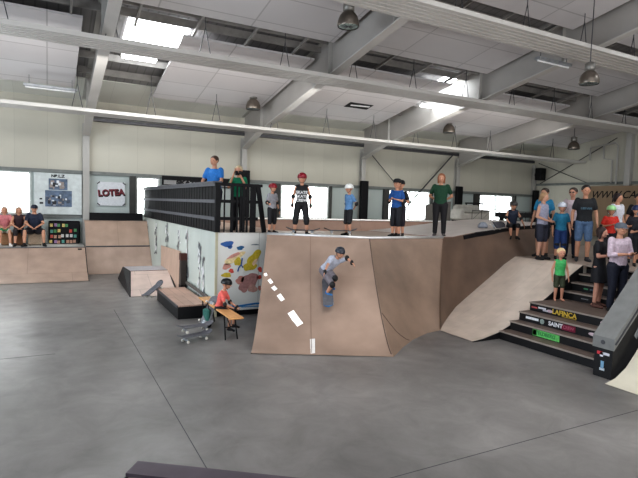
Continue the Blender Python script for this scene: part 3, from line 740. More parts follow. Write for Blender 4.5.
# ------------------------------------------------------------------ stairs, bright bank, platform, hubba
t = thing('bright_bank', 'smooth pale plywood bank beside the stairs', 'skate ramp', (9, 8, 0)); O = V(9, 8, 0)
pf = [(7.22, .012), (7.5, .04), (7.92, .13), (8.35, .29), (8.8, .5), (9.3, .76), (9.7, .99), (10.05, 1.22), (10.4, 1.4)]
YR = {round(e_[0], 2): e_[1] for e_ in EDGE}
def yr(x, z): return YR[round(x, 2)]+.004
MB().grid([[V(x, 7.12+(yr(x, z)-7.12)*j/3, z)-O for j in range(4)] for x, z in pf]).build('bank_face', ply_l, t, True)
MB().poly([V(x, 7.1, z-.004)-O for x, z in pf]+[V(10.4, 7.1, 0)-O, V(7.22, 7.1, 0)-O], .02, (0, 1, 0)).build('side_board', black, t)
t = thing('upper_platform', 'raised platform on which the spectators stand', 'platform', (12, 6, 0)); O = V(12, 6, 0)
MB().box(10.5, 17, 3.2, 7.1, 1.32, 1.4, M=Matrix.Translation(-O)).box(10.4, 17, 7.1, 9.35, 1.32, 1.4, M=Matrix.Translation(-O)).box(12.7, 17, 9.35, 14, 1.32, 1.4, M=Matrix.Translation(-O)).build('deck', mat('deck_upper', S(150, 136, 126), .5, noise=(3, .1)), t)
MB().box(10.52, 10.56, 3.2, 4.5, 0, 1.32, M=Matrix.Translation(-O)).build('front_board', black, t)
t = thing('stairs', 'black stairs with worn wooden treads and stickers on the risers', 'stairs', (8, 6, 0)); O = V(8, 6, 0)
tread = mat('tread_wood', S(104, 91, 84), .55, noise=(6, .18), streak=(6, 1, 1))
xs_ = [(7.92, .175), (8.2, .35), (8.45, .525), (8.75, .7), (9.78, .875), (10.02, 1.05), (10.27, 1.225), (10.5, 1.4)]
for i, (x, z) in enumerate(xs_):
    x2 = xs_[i+1][0] if i < 7 else 10.56
    MB().box(x, x+.02, 4.95, 7.09, z-.175, z-.025, M=Matrix.Translation(-O)).build('riser', black, t)
    if i < 7: MB().box(x-.02, x2+.01, 4.95, 7.09, z-.025, z, M=Matrix.Translation(-O)).build('tread', tread, t)
    MB().box(x-.028, x-.018, 4.95, 7.09, z-.028, z+.003, M=Matrix.Translation(-O)).build('nosing', mat('nosing_worn', S(150, 140, 132), .4), t)
def stk(i, y, wdt, h_, col, txt=None, tc=(235, 235, 235), sz=None, round_=False, zoff=0, bold=.002):
    x, z = xs_[i]; zc = z-.1+zoff; yy = y
    if round_:
        MB().lathe([(.001, 0), (1, 0), (1, .003), (.001, .003)], n=16, M=Matrix.Translation(V(x, yy, zc)-O) @ Matrix.Rotation(-PI/2, 4, 'Y') @ Matrix.Diagonal((h_/2, wdt/2, 1, 1))).build('sticker', cm(col), t)
    elif col: MB().box(x-.005, x, yy-wdt/2, yy+wdt/2, zc-h_/2, zc+h_/2, M=Matrix.Translation(-O)).build('sticker', cm(col), t)
    if txt: text(txt, sz, frame(V(x-.008, yy, zc)-O, (0, -1, 0), (0, 0, 1)), cm(tc), t, 'sticker_lettering', ext=.001, bold=bold)
stk(3, 6.3, .7, .12, None, 'LAFINCA', (206, 176, 70), .13, bold=.004)
stk(3, 6.2, .3, .02, (150, 126, 50), zoff=-.055)
stk(3, 6.98, .14, .03, (180, 90, 90)); stk(3, 6.8, .18, .035, (215, 215, 220), zoff=.015); stk(3, 6.72, .12, .03, (190, 190, 200), zoff=-.02); stk(3, 6.62, .15, .06, (190, 170, 180), round_=True, zoff=-.01)
stk(3, 5.5, .15, .07, (205, 180, 190), round_=True); stk(3, 5.3, .14, .12, (190, 195, 225)); stk(3, 5.3, .09, .06, (60, 70, 110), zoff=.002)
stk(2, 6.78, .3, .05, (225, 228, 232), zoff=.01); stk(2, 6.55, .1, .1, (150, 165, 160), round_=True)
stk(2, 6.25, .26, .1, None, 'SAINT', (225, 225, 230), .11, bold=.004); stk(2, 5.98, .28, .11, (120, 28, 56), 'CREW', (170, 90, 110), .08)
stk(2, 5.5, .18, .06, (205, 185, 192), round_=True); stk(2, 5.26, .12, .07, (215, 218, 224)); 
stk(1, 6.26, .58, .12, (108, 196, 108), 'FELDBERG', (60, 140, 80), .09, bold=.003); stk(1, 6.5, .09, .1, (150, 130, 40))
stk(5, 6.6, .12, .03, (90, 100, 110)); stk(5, 6.75, .1, .03, (80, 150, 110)); stk(4, 6.6, .16, .02, (120, 120, 125)); stk(7, 5.5, .5, .11, (120, 30, 44), 'NETTO', (200, 150, 150), .08)
# hubba ledge
t = thing('hubba_ledge', 'grey topped sloping ledge with black sides at the right of the stairs', 'skate ledge', (7.62, 4.78, 0))
def hub(x): return .5+x*.98 if x < 1.45 else .5+1.45*.98
pr = [(0, .46), (1.45, .46+1.42), (4.5, .46+1.42)]
Lr = lambda y, dz_, x0=0: [V(x+x0, y, z+dz_) for x, z in pr]
bdy = [(0, 0), (0, .46), (1.45, 1.88), (4.5, 1.88), (4.5, 0)]
MB().poly([V(x, .14, z) for x, z in bdy], .29, (0, -1, 0)).build('body', black, t)
cap = [(-.015, .46), (-.015, .64), (1.42, 2.05), (4.5, 2.05), (4.5, 1.88), (1.45, 1.88)]
MB().poly([V(x, .17, z) for x, z in cap], .35, (0, -1, 0)).build('cap', mat('ledge_grey', S(122, 123, 122), .45, noise=(5, .12)), t)
MB().bar((.0, -.185, .56), (1.42, -.185, 1.96), .012, .035, up=(0, -1, 0)).build('edge_angle', steel_d, t)
MB().lathe([(.001, 0), (.035, 0), (.035, .004), (.001, .004)], n=16, M=Matrix.Translation((-.018, .0, .56)) @ Matrix.Rotation(-PI/2, 4, 'Y')).build('bolt', steel_d, t)
for (y, z, w_, h_, c) in ((.05, .38, .09, .05, (190, 60, 70)), (-.04, .38, .13, .04, (200, 200, 210)), (0.02, .36, .05, .07, (210, 210, 220)), (.0, .2, .05, .12, (120, 160, 190)), (.0, .13, .08, .04, (190, 200, 210))):
    MB().box(-.004, 0, y-w_/2, y+w_/2, z-h_/2, z+h_/2).build('sticker', cm(c), t)
MB().bar((.55, -.155, .62), (.85, -.155, .95), .004, .1, up=(1, 0, 0)).build('side_sticker', cm((120, 124, 126)), t)
# bank beyond ledge, to the right
t = thing('right_quarter_pipe', 'pale curved quarter pipe at the lower right beside the ledge', 'skate ramp', (8, 3.5, 0)); O = V(8, 3.5, 0)
pf2 = [(7.35, .01), (7.6, .06), (7.85, .19), (8.1, .42), (8.35, .75), (8.55, 1.1), (8.75, 1.5), (8.85, 1.8)]
MB().grid([[V(x, y, z)-O for y in (1.2, 2.5, 4.55)] for x, z in pf2]).build('ramp_face', mat('ramp_cream', S(206, 200, 184), .45, noise=(3, .06)), t, True)
MB().box(8.85, 11, 1.2, 4.5, 1.72, 1.8, M=Matrix.Translation(-O)).build('deck', ply, t)
MB().poly([V(7.98, 3.9, .31)-O, V(7.98, 4.25, .31)-O, V(8.2, 4.25, .57)-O, V(8.2, 3.9, .57)-O], .006, (-.6, 0, .6)).build('white_tape', white, t)
# foreground ledge
t = thing('foreground_platform', 'dark edged plywood platform corner at the bottom of the view', 'platform', (.46, 3.03, 0))
ed = V(.81, -.586, 0); nn = V(-.586, -.81, 0)
z0 = 1.0
MB().poly([V(0, 0, z0)+nn*.1, V(0, 0, z0)+ed*2.6+nn*.1, V(0, 0, z0)+ed*2.6+nn*2.2, V(0, 0, z0)+nn*2.2], -.05, (0, 0, 1)).build('deck', mat('deck_brownish', S(120, 108, 106), .5), t)
MB().poly([V(0, 0, z0)+nn*0, V(0, 0, z0)+ed*2.6, V(0, 0, z0)+ed*2.6+nn*.14, V(0, 0, z0)+nn*.14], .02, (0, 0, 1)).build('edge_plate', mat('edge_purple_grey', S(84, 76, 84), .4, metal=.2), t)
MB().poly([V(0, 0, z0), V(0, 0, z0)+ed*2.6, V(0, 0, 0)+ed*2.6, V(0, 0, 0)], .03, nn).build('front_board', black, t)
MB().poly([V(0, 0, z0), V(0, 0, z0)+nn*2.2, V(0, 0, 0)+nn*2.2, V(0, 0, 0)], .02, ed).build('side_board', black, t)

# ------------------------------------------------------------------ people
def person(label, loc_, face, H, hs=1.0, pose=None, top=None, top_t='short', bot=None, bot_t='trousers', shoes=(30, 30, 32),
           skin=(196, 146, 120), hair=None, hair_t='short', hat=None, hat_t='helmet', pads=None, wr=None, wd=1.0, arms='down', extra=None, glasses=False, cat='person'):
    a = math.atan2(-face[0], face[1])
    root = thing('person', label, cat, loc_, a)
    hh = .135*hs
    shz = 1-hh-.048; hipz = .515-(hs-1)*.1; kz = hipz*.54; hx = .05*wd; sx = .103*wd
    J = dict(pel=(0, 0, hipz), neck=(0, -.005, shz+.015), head=(0, .01, 1-hh/2),
             sR=(sx, 0, shz), sL=(-sx, 0, shz), hR=(hx, 0, hipz), hL=(-hx, 0, hipz),
             kR=(hx+.008, .012, kz), kL=(-hx-.008, .012, kz), aR=(hx+.012, -.008, .045), aL=(-hx-.012, -.008, .045),
             fR=(hx+.03, .085, .015), fL=(-hx-.03, .085, .015))
    ez = shz-.175; wz = shz-.32
    AR = {'down': ((sx+.035, -.01, ez), (sx+.045, .04, wz)), 'front': ((sx+.03, -.01, ez), (.035, .115, wz+.09)),
          'hips': ((sx+.085, -.05, ez+.02), (sx+.0, .04, wz+.08)), 'back': ((sx+.06, -.06, ez+.01), (.05, -.1, wz+.08)),
          'crossed': ((sx+.02, .03, ez), (-.03, .11, ez+.03)), 'hold': ((sx+.02, .03, ez), (.03, .15, ez+.02)), 'face': ((sx+.03, .07, ez+.03), (.045, .12, shz+.06)),
          'chest': ((sx+.04, .0, ez), (.05, .11, ez+.03))}
    e, w_ = AR[arms]
    J['eR'], J['wR'] = e, w_; J['eL'], J['wL'] = (-e[0], e[1], e[2]), (-w_[0], w_[1], w_[2]+(.02 if arms == 'crossed' else 0))
    if pose: J.update(pose)
    J = {k_: Vector(v)*H for k_, v in J.items()}
    h = H
    sk = mat('skin_%d_%d_%d' % skin, S(*skin), .55, noise=(12, .06))
    b = MB()
    pel, neck, head = J['pel'], J['neck'], J['head']
    lat0 = (J['hR']-J['hL']).normalized(); lat1 = (J['sR']-J['sL']).normalized()
    def torso(b, inf, t0=0., t1=1., hem=0):
        rings = []
        prof_ = [(-.12, .055, .04), (-.04, .082, .056), (.05, .09, .06), (.3, .078, .052), (.55, .088, .06), (.78, .1, .06), (.9, .092, .042), (.98, .05, .032), (1.04, .03, .028)]
        for (tt, hw, hd) in prof_:
            if tt < t0-.001 or tt > t1+.001: continue
            c = pel.lerp(neck, tt) if tt >= 0 else pel+(neck-pel)*tt
            l = lat0.lerp(lat1, max(0, min(1, tt))).normalized(); ax = (neck-pel).normalized(); f = ax.cross(l).normalized(); l = f.cross(ax)*-1 if f.cross(ax).dot(l) < 0 else f.cross(ax)
            hw_, hd_ = hw*h*wd+inf, hd*h*(.6+.4*wd)+inf
            rings.append([c+l*hw_*math.cos(2*PI*k_/16)+f*hd_*math.sin(2*PI*k_/16) for k_ in range(16)])
        b.loft(rings)
    torso(b, 0)
    # head
    tilt = (head-neck).normalized(); hr_ = .5*hh*h
    fdir = V(0, 1, 0)
    if pose and 'look' in pose: fdir = (J['look']).normalized()
    zax = (tilt*.5+V(0, 0, 1)).normalized(); fdir = (fdir-zax*fdir.dot(zax)).normalized(); xax = fdir.cross(zax)
    R3 = Matrix((xax, fdir, zax)).transposed()
    def hp(x, y, z): return head+(R3 @ V(x, y, z))*hr_
    b.ell(hp(0, -.08, .18), (hr_*.76, hr_*.9, hr_*.82), 20, 14, R=R3)
    b.ell(hp(0, .12, -.35), (hr_*.6, hr_*.62, hr_*.62), 16, 10, R=R3)
    b.cone(hp(0, .8, .02), hp(0, .97, -.2), hr_*.07, hr_*.13, 8)
    for s in (-1, 1):
        b.ell(hp(s*.78, -.05, -.02), (hr_*.08, hr_*.16, hr_*.23), 8, 6, R=R3)
        b.ell(hp(s*.3, .62, -.22), (hr_*.2, hr_*.2, hr_*.2), 8, 6, R=R3)
    b.ell(hp(0, .7, -.62), (hr_*.2, hr_*.12, hr_*.14), 8, 6, R=R3)
    b.cone(neck-V(0, 0, .01*h), head-(R3 @ V(0, .1, .4))*hr_, .031*h*wd, .028*h, 12)
    arm_r = (.027*h*wd, .022*h, .0165*h)
    for s in 'RL':
        sg = 1 if s == 'R' else -1
        sh, el, wr_ = J['s'+s], J['e'+s], J['w'+s]
        sh = sh+(neck-sh)*.16-V(0, 0, .016*h); b.cone(sh, el, .027*h*wd, arm_r[1], 12); b.cone(el, wr_, arm_r[1]*1.02, arm_r[2]*.85, 12)
        # hand
        d = (wr_-el).normalized()
        sd = V(0, 1, 0); sd = (sd-d*sd.dot(d)); sd = sd.normalized() if sd.length > .1 else V(0, 0, 1)
        nrm = d.cross(sd)*sg  # palm side dir
        if pose and 'hand'+s in pose: pass
        hl = .1*h; pm = wr_+d*hl*.3
        Rh = Matrix((sd, nrm, d)).transposed()
        b.ell(pm, (.021*h, .011*h, .03*h), 12, 8, R=Rh)
        for k_ in range(4):
            base = wr_+d*hl*.5+sd*(.0155-.0102*k_)*h
            ln = (.85, 1., .93, .72)[k_]*hl*.45
            p1 = base+d*ln*.5-nrm*ln*.12; p2 = p1+d*ln*.42-nrm*ln*.35
            b.tube([base-d*.01*h, base, p1, p2], [.0055*h, .0055*h, .005*h, .004*h], 7)
        tb = wr_+d*hl*.15+sd*.018*h
        b.tube([tb-sd*.008*h, tb+d*hl*.12+sd*.012*h, tb+d*hl*.32+sd*.014*h-nrm*.006*h], [.0065*h, .006*h, .0045*h], 7)
        # leg
        hi, kn, an, ft = J['h'+s], J['k'+s], J['a'+s], J['f'+s]
        b.cone(hi, kn, .052*h*wd, .034*h, 14); mid = kn.lerp(an, .35); b.cone(kn, mid, .033*h, .033*h, 12); b.cone(mid, an, .032*h, .021*h, 12)
        fd = (ft-an); b.cone(an-fd*.2-V(0, 0, .02*h), an+fd*.9-V(0, 0, .025*h)*0+ (ft-an)*.0, .022*h, .018*h, 10)
    b.build('body', sk, root, voxel=.0075)
    # eyes and mouth
    for s in (-1, 1): MB().ell(hp(s*.27, .7, .06), (hr_*.1, hr_*.08, hr_*.06), 8, 6, R=R3).build('eye', rubber, root)
    MB().ell(hp(0, .8, -.52), (hr_*.18, hr_*.05, hr_*.04), 8, 6, R=R3).build('mouth', mat('lips', S(150, 86, 80), .5), root)
    # top
    if top:
        c = MB(); inf = .011*h
        hm = -.04 if top_t != 'crop' else .05
        torso(c, inf, hm, .98)
        for s in 'RL':
            sh, el, wr_ = J['s'+s], J['e'+s], J['w'+s]
            sh = sh+(neck-sh)*.13-V(0, 0, .012*h)
            if top_t in ('short', 'crop', 'polo'): c.cone(sh, sh.lerp(el, .62), .035*h*wd, .036*h, 12)
            elif top_t == 'long': c.cone(sh, el, .035*h*wd, .031*h, 12); c.cone(el, el.lerp(wr_, .93), .031*h, .023*h, 12)
            elif top_t == 'roll': c.cone(sh, el, .035*h*wd, .031*h, 12); c.cone(el, el.lerp(wr_, .35), .03*h, .027*h, 12)
            else: c.cone(sh*.93+neck*.07, sh.lerp(neck, .5), .03*h*wd, .03*h, 10)
        c.build('shirt', cm(top), root, voxel=.011)
    if bot:
        c = MB()
        torso(c, .012*h if bot_t != 'dress' else .014*h, -.12, .05)
        if bot_t in ('skirt', 'dress'):
            rings = []
            for tt, ww in ((-.1, .09), (0, .1), (.35, .115), (.85, .125)):
                cc = pel.lerp((J['kR']+J['kL'])/2, tt)
                rings.append([cc+V(ww*h*wd*math.cos(2*PI*k_/20)*(1+.03*math.sin(5*2*PI*k_/20)), ww*.75*h*math.sin(2*PI*k_/20), 0) for k_ in range(20)])
            c.loft(rings)
        for s in 'RL':
            hi, kn, an = J['h'+s], J['k'+s], J['a'+s]
            if bot_t == 'trousers': c.cone(hi, kn, .062*h*wd, .045*h, 14); c.cone(kn, kn.lerp(an, .93), .045*h, .036*h, 12)
            elif bot_t == 'shorts': c.cone(hi, hi.lerp(kn, .9), .059*h*wd, .049*h, 14)
            elif bot_t == 'long_shorts': c.cone(hi, kn, .062*h*wd, .05*h, 14); c.cone(kn, kn.lerp(an, .25), .05*h, .045*h, 12)
            elif bot_t == 'briefs': c.cone(hi, hi.lerp(kn, .35), .062*h*wd, .06*h, 14)
        c.build({'skirt': 'skirt', 'dress': 'skirt', 'shorts': 'shorts', 'long_shorts': 'shorts', 'briefs': 'shorts'}.get(bot_t, 'trousers'), cm(bot), root, voxel=.011)
    if shoes:
        for s in 'RL':
            an, ft = J['a'+s], J['f'+s]; fd = (ft-an); fd2 = V(fd.x, fd.y, 0); L_ = fd2.length
            fd2.normalize(); 
            c = MB(); base = an-V(0, 0, .022*h)
            c.cone(base-fd2*.012*h, base+fd2*(L_*.55), .026*h, .024*h, 12); c.cone(base+fd2*L_*.4, ft+fd2*.012*h+V(0, 0, .003*h), .022*h, .019*h, 12)
            c.cone(an+V(0, 0, .012*h), base, .026*h, .024*h, 10)
            c.build('shoe', cm(shoes), root, voxel=.009)
    if hair:
        c = MB(); 
        c.ell(hp(0, -.2, .3), (hr_*.86, hr_*.95, hr_*.84), 18, 12, R=R3)
        if hair_t in ('long', 'tail', 'bob'):
            c.ell(hp(0, -.45, -.15), (hr_*.8, hr_*.6, hr_*.9), 16, 10, R=R3)
            for s in (-1, 1): c.cone(hp(s*.66, .1, .2), hp(s*.66, -.1, -1.0 if hair_t != 'tail' else -.2), hr_*.25, hr_*.22, 10)
            if hair_t == 'long': c.cone(hp(0, -.6, -.3), hp(0, -.75, -1.9), hr_*.6, hr_*.35, 12)
            if hair_t == 'tail': c.cone(hp(0, -1.0, .2), hp(0, -1.3, -.9), hr_*.3, hr_*.15, 10)
        c.build('hair', cm(hair, .6), root, voxel=.012)
    if hat:
        hm_ = mat('hat_%d_%d_%d' % hat, S(*hat), .3 if hat_t == 'helmet' else .8)
        c = MB()
        if hat_t == 'helmet':
            R4 = R3.to_4x4(); Mx = Matrix.Translation(hp(0, -.08, .3)) @ R4 @ Matrix.Diagonal((hr_*.98, hr_*1.14, hr_*.92, 1))
            c.lathe([(1.0, -.28), (1.03, -.2), (1.03, 0), (.98, .3), (.85, .58), (.62, .82), (.3, .97), (.02, 1.0)], n=24, M=Mx)
            hob = c.build('helmet', hm_, root, True)
            st = MB()
            for s in (-1, 1): st.tube([hp(s*.85, .1, .1), hp(s*.72, .15, -.5), hp(s*.1, .35, -1.02)], hr_*.05, 6)
            st.build('chin_strap', rubber, hob)
            v = MB()
            for k_ in range(3): v.ell(hp(-.35+.35*k_, .35, 1.02), (hr_*.1, hr_*.25, hr_*.1), 8, 6, R=R3)
            v.build('vent', rubber, hob)
        else:
            Mx = Matrix.Translation(hp(0, -.1, .35)) @ R3.to_4x4() @ Matrix.Diagonal((hr_*.87, hr_*1.02, hr_*.75, 1))
            c.lathe([(1.0, -.2), (1.02, 0), (.97, .4), (.8, .75), (.45, .97), (.02, 1.02)], n=20, M=Mx)
            hob = c.build('cap', hm_, root, True)
            vs = -1 if hat_t == 'cap_back' else 1
            MB().loft([[hp(.6, vs*.6, .32), hp(.3, vs*.85, .36), hp(-.3, vs*.85, .36), hp(-.6, vs*.6, .32)], [hp(.5, vs*1.15, .2), hp(.25, vs*1.5, .22), hp(-.25, vs*1.5, .22), hp(-.5, vs*1.15, .2)]]).build('visor', hm_, hob)
    if pads:
        for k_ in pads:
            p = J[k_]; r = .04*h
            rr = (.036, .036, .045) if k_[0] == 'e' else ((.048, .046, .055) if k_[0] == 'k' else (.026, .026, .04))
            MB().ell(p+V(0, .006*h if k_[0] != 'e' else 0, 0), tuple(q*h for q in rr), 14, 10).build({'e': 'elbow_pad', 'k': 'knee_pad', 'w': 'wrist_guard'}[k_[0]], rubber, root, True)
    if glasses:
        g = MB()
        for s in (-1, 1): g.ell(hp(s*.3, .82, .08), (hr_*.24, hr_*.05, hr_*.16), 10, 6, R=R3)
        g.build('sunglasses', rubber, root, True)
    return root, J, hp
def to_cam(x, y, rot=0):
    a = math.atan2(-y, -x)+rot; return (math.cos(a), math.sin(a))
ALLP = ['eR', 'eL', 'kR', 'kL', 'wR', 'wL']
def front_print(root, J, H, body, col, size, dz=.12):
    p = (J['sR']+J['sL'])/2; y = .09*H
    MB().box(-.001, .001, 0, .001, 0, .001)
    text(body, size, frame((p.x, y, p.z-dz*H), (-1, 0, 0), (0, 0, 1)), cm(col), root, 'shirt_print', ext=.012, bold=.003)

# on the deck
p = (4.42, 10.55, DK)
person('small skater in red helmet and patterned grey shirt beside the fence', p, to_cam(4.42, 10.55, .7), 1.1, 1.2, top=(150, 150, 156), bot=(28, 28, 32), bot_t='long_shorts', hat=(140, 26, 40), pads=['eR', 'eL', 'wR', 'wL'], arms='down',
       pose={'eR': (.16, .03, .62), 'wR': (.2, .13, .6)})
r, J, _ = person('tall skater in red helmet and black tank top with white print', (4.86, 9.97, DK), to_cam(4.86, 9.97), 1.33, 1.15, top=(24, 24, 28), top_t='tank', bot=(26, 26, 30), bot_t='long_shorts', hat=(130, 24, 40), pads=['eR', 'eL', 'kR', 'kL', 'wR', 'wL'],
       pose={'aR': (.1, 0, .045), 'kR': (.09, .01, .25), 'fR': (.14, .07, .015), 'aL': (-.1, 0, .045), 'kL': (-.09, .01, .25), 'fL': (-.14, .07, .015)})
front_print(r, J, 1.33, 'SKATE\nSKATE\nCREW', (215, 215, 215), .085, .17)
person('skater in white helmet and light blue shirt with hands behind the back', (5.93, 9.75, DK), (-.95, -.1), 1.14, 1.2, top=(96, 136, 178), bot=(30, 30, 34), bot_t='shorts', hat=(225, 225, 222), pads=['eR', 'eL', 'kR', 'kL'], arms='back')
person('skater in black cap holding a bright blue shirt front, in front of another', (6.92, 9.32, DK), (-.9, -.45), 1.3, 1.2, top=(26, 78, 140), bot=(26, 27, 34), bot_t='long_shorts', hat=(20, 20, 24), hat_t='cap', pads=['eR', 'eL'], arms='chest', hair=(60, 45, 35))
person('skater in black shirt and dark cap standing right behind the one in blue', (7.12, 9.45, DK), (-.8, -.55), 1.28, 1.2, top=(24, 24, 30), bot=(40, 34, 44), bot_t='long_shorts', hat=(24, 22, 28), hat_t='cap', arms='chest', hair=(70, 50, 40))
person('woman in dark green top and black trousers on the platform edge', (8.35, 9.5, DK), to_cam(8.35, 9.5), 1.5, 1.05, top=(22, 66, 44), top_t='polo', bot=(30, 28, 32), bot_t='trousers', shoes=(90, 84, 84), hair=(150, 98, 70), hair_t='bob', arms='back', wd=1.12)
# on fenced box
r, J, _ = person('man in bright blue T-shirt leaning at the fence corner', (3.56, 12.15, DK), to_cam(3.6, 12.2, -.6), 1.76, 1.0, top=(44, 118, 190), bot=(40, 42, 60), bot_t='trousers', hair=(70, 50, 40), wd=1.15, arms='down',
       pose={'eL': (-.16, .06, .66), 'wL': (-.12, .17, .6), 'eR': (.16, .04, .66)})
person('person in green T-shirt holding a black camera to the face', (3.97, 11.55, DK), to_cam(3.97, 11.55, -.25), 1.52, 1.05, top=(20, 128, 92), bot=(36, 36, 42), bot_t='trousers', hair=(196, 180, 148), arms='face', wd=1.05)
t = thing('camera', 'black camera held to the face by the person in green', 'camera', (3.9, 11.37, DK+1.34), .3)
MB().box(-.08, .08, -.03, .03, -.05, .05, bev=.012).build('body', black2, t); MB().lathe([(.03, 0), (.035, .05), (.03, .06)], M=frame((0, -.03, 0), (1, 0, 0), (0, 0, 1)), n=14).build('lens', rubber, t, True)
# left platform seated (seat ~ .45)
def seat_pose(hx=.07, spread=.1, seat=.26, fwd=.27, lean=.03):
    return {'pel': (0, 0, seat+.04), 'neck': (0, lean+.02, seat+.36), 'head': (0, lean+.04, seat+.45), 'sR': (.105, lean+.01, seat+.34), 'sL': (-.105, lean+.01, seat+.34),
            'hR': (.055, .0, seat+.03), 'hL': (-.055, .0, seat+.03), 'kR': (spread, fwd-.02, seat+.035), 'kL': (-spread, fwd-.02, seat+.035),
            'aR': (spread+.01, fwd+.0, .045), 'aL': (-spread-.01, fwd+.0, .045), 'fR': (spread+.04, fwd+.09, .015), 'fL': (-spread-.04, fwd+.09, .015),
            'eR': (.15, lean+.09, seat+.18), 'eL': (-.15, lean+.09, seat+.18), 'wR': (.03, fwd-.03, seat+.1), 'wL': (-.03, fwd-.03, seat+.1)}
for (x, w_, c, nm, cat_) in ((-1.28, .5, (150, 112, 80), 'wooden crate serving as seat at far left', 'crate'), (-.84, .34, (120, 84, 58), 'brown box under the person in dark top', 'crate'), (-.38, .42, (176, 156, 136), 'pale box under the man in navy shirt', 'crate')):
    t = thing('seat_box', nm, cat_, (x, 19.82, .88))
    MB().box(-w_/2, w_/2, -.16, .16, .02, .4, bev=.02).build('body', cm(c), t); MB().box(-w_/2+.01, w_/2-.01, -.15, .15, .4, .42).build('lid', cm(c), t)
    MB().box(-w_/2+.03, -w_/2+.08, -.14, .14, 0, .03).box(w_/2-.08, w_/2-.03, -.14, .14, 0, .03).build('foot', black2, t)
person('broad man in navy T-shirt and dark cap seated on the left platform', (-.4, 19.72, .88), (0, -1), 1.78, 1.0, pose=seat_pose(spread=.15, seat=.245), top=(34, 42, 62), bot=(36, 34, 40), bot_t='shorts', hat=(40, 44, 60), hat_t='cap', wd=1.3, hair=(60, 50, 40))
person('seated person in dark sleeveless top between two others', (-.86, 19.74, .88), (.1, -1), 1.62, 1.0, pose=seat_pose(spread=.07, seat=.27), top=(50, 30, 36), top_t='tank', bot=(36, 30, 34), bot_t='long_shorts', hair=(170, 140, 120), hair_t='bob', wd=.95)
person('seated person in pink top with green cloth on the lap at far left', (-1.27, 19.74, .88), (.1, -1), 1.62, 1.0, pose=seat_pose(spread=.08, seat=.27), top=(196, 120, 124), bot=(190, 186, 176), bot_t='shorts', hair=(180, 150, 130), hair_t='bob', shoes=(220, 214, 208))
t = tag(MB().ell((0, 0, 0), (.2, .13, .05), 14, 8).build('green_cloth', cm((40, 140, 90)), None, True), 'green folded cloth on the lap of the person in pink', 'cloth'); t.location = (-1.3, 19.42, 1.42)
# boy on bench
bp = seat_pose(spread=.1, seat=.3, fwd=.16)
bp.update({'wR': (.04, .28, .42), 'wL': (-.0, .3, .44), 'eR': (.13, .13, .5), 'eL': (-.13, .13, .5), 'kR': (.1, .22, .36), 'kL': (-.1, .22, .36), 'aR': (.11, .2, .1), 'aL': (-.11, .2, .1), 'fR': (.13, .29, .06), 'fL': (-.13, .29, .06),
           'pel': (0, -.02, .42), 'hR': (.055, -.02, .41), 'hL': (-.055, -.02, .41), 'neck': (0, .06, .72), 'head': (0, .11, .83), 'sR': (.1, .05, .69), 'sL': (-.1, .05, .69)})
person('small child in black helmet and coral T-shirt sitting on the bench', (2.98, 9.62, 0), (.8, -.6), 1.14, 1.25, pose=bp, top=(232, 112, 104), bot=(30, 30, 34), bot_t='long_shorts', hat=(14, 14, 18), pads=['eR', 'eL', 'kR', 'kL', 'wR', 'wL'])
t = thing('shoulder_bag', 'small teal and black bag hanging beside the bench', 'bag', (2.84, 10.05, 0), .3)
MB().box(-.05, .05, -.1, .1, .12, .38, bev=.03).build('body', cm((56, 110, 100)), t); MB().tube([(0, -.08, .36), (0, -.02, .5), (0, .08, .36)], .012, 6).build('strap', rubber, t); MB().box(-.06, .06, -.11, .11, 0, .13, bev=.03).build('base', black2, t)
# rider on ramp
pr_ = on(rws, .575, .46)
rb = V(pr_.x, pr_.y, pr_.z)
# ramp local frame: downhill dir
dn = (on(rws, .575, .56)-on(rws, .575, .36)).normalized(); lt = (V(*B)-V(*A)).normalized(); nr = lt.cross(dn).normalized()
if nr.z < 0: nr = -nr
M_ = Matrix((dn, nr.cross(dn), nr)).transposed().to_4x4(); M_.translation = rb+nr*.012
b_ = bd('skateboard with blue shoe blur colours under the rider on the ramp', None, M_, dm=bl_d)
b_['label'] = 'blue skateboard under the rider on the central ramp'
fwd = V(-.45, -.65, 0).normalized()
HR = 1.22
def mir(d):
    o = {}
    for k_, v in d.items():
        n_ = k_
        if k_[-1] in 'RL' and len(k_) == 2: n_ = k_[0]+('L' if k_[1] == 'R' else 'R')
        o[n_] = (-v[0], v[1], v[2])
    return o
rp = {'pel': (-.07, -.11, .40), 'hR': (-.02, -.10, .39), 'hL': (-.12, -.10, .39), 'neck': (.12, .03, .62), 'sR': (.2, .0, .57), 'sL': (.06, .05, .63), 'head': (.17, .07, .70), 'look': (.5, .85, -.25),
      'kR': (.1, .03, .29), 'kL': (.07, .12, .2), 'aR': (.03, -.06, .14), 'aL': (-.02, .06, .06), 'fR': (.08, -.03, .11), 'fL': (.05, .09, .03), 'eR': (.28, .06, .62), 'wR': (.36, .12, .56), 'eL': (-.02, .1, .5), 'wL': (-.05, .14, .4)}
rr_ = person('skater riding down the central ramp in grey helmet and pale shirt, crouched with arm out', (rb.x-.0, rb.y+.0, rb.z+.02), fwd, HR, 1.15, pose=mir(rp), top=(178, 182, 196), bot=(118, 112, 118), bot_t='shorts', hat=(52, 56, 66), shoes=(44, 110, 168), pads=['kR', 'kL', 'wR', 'eL', 'wL'])
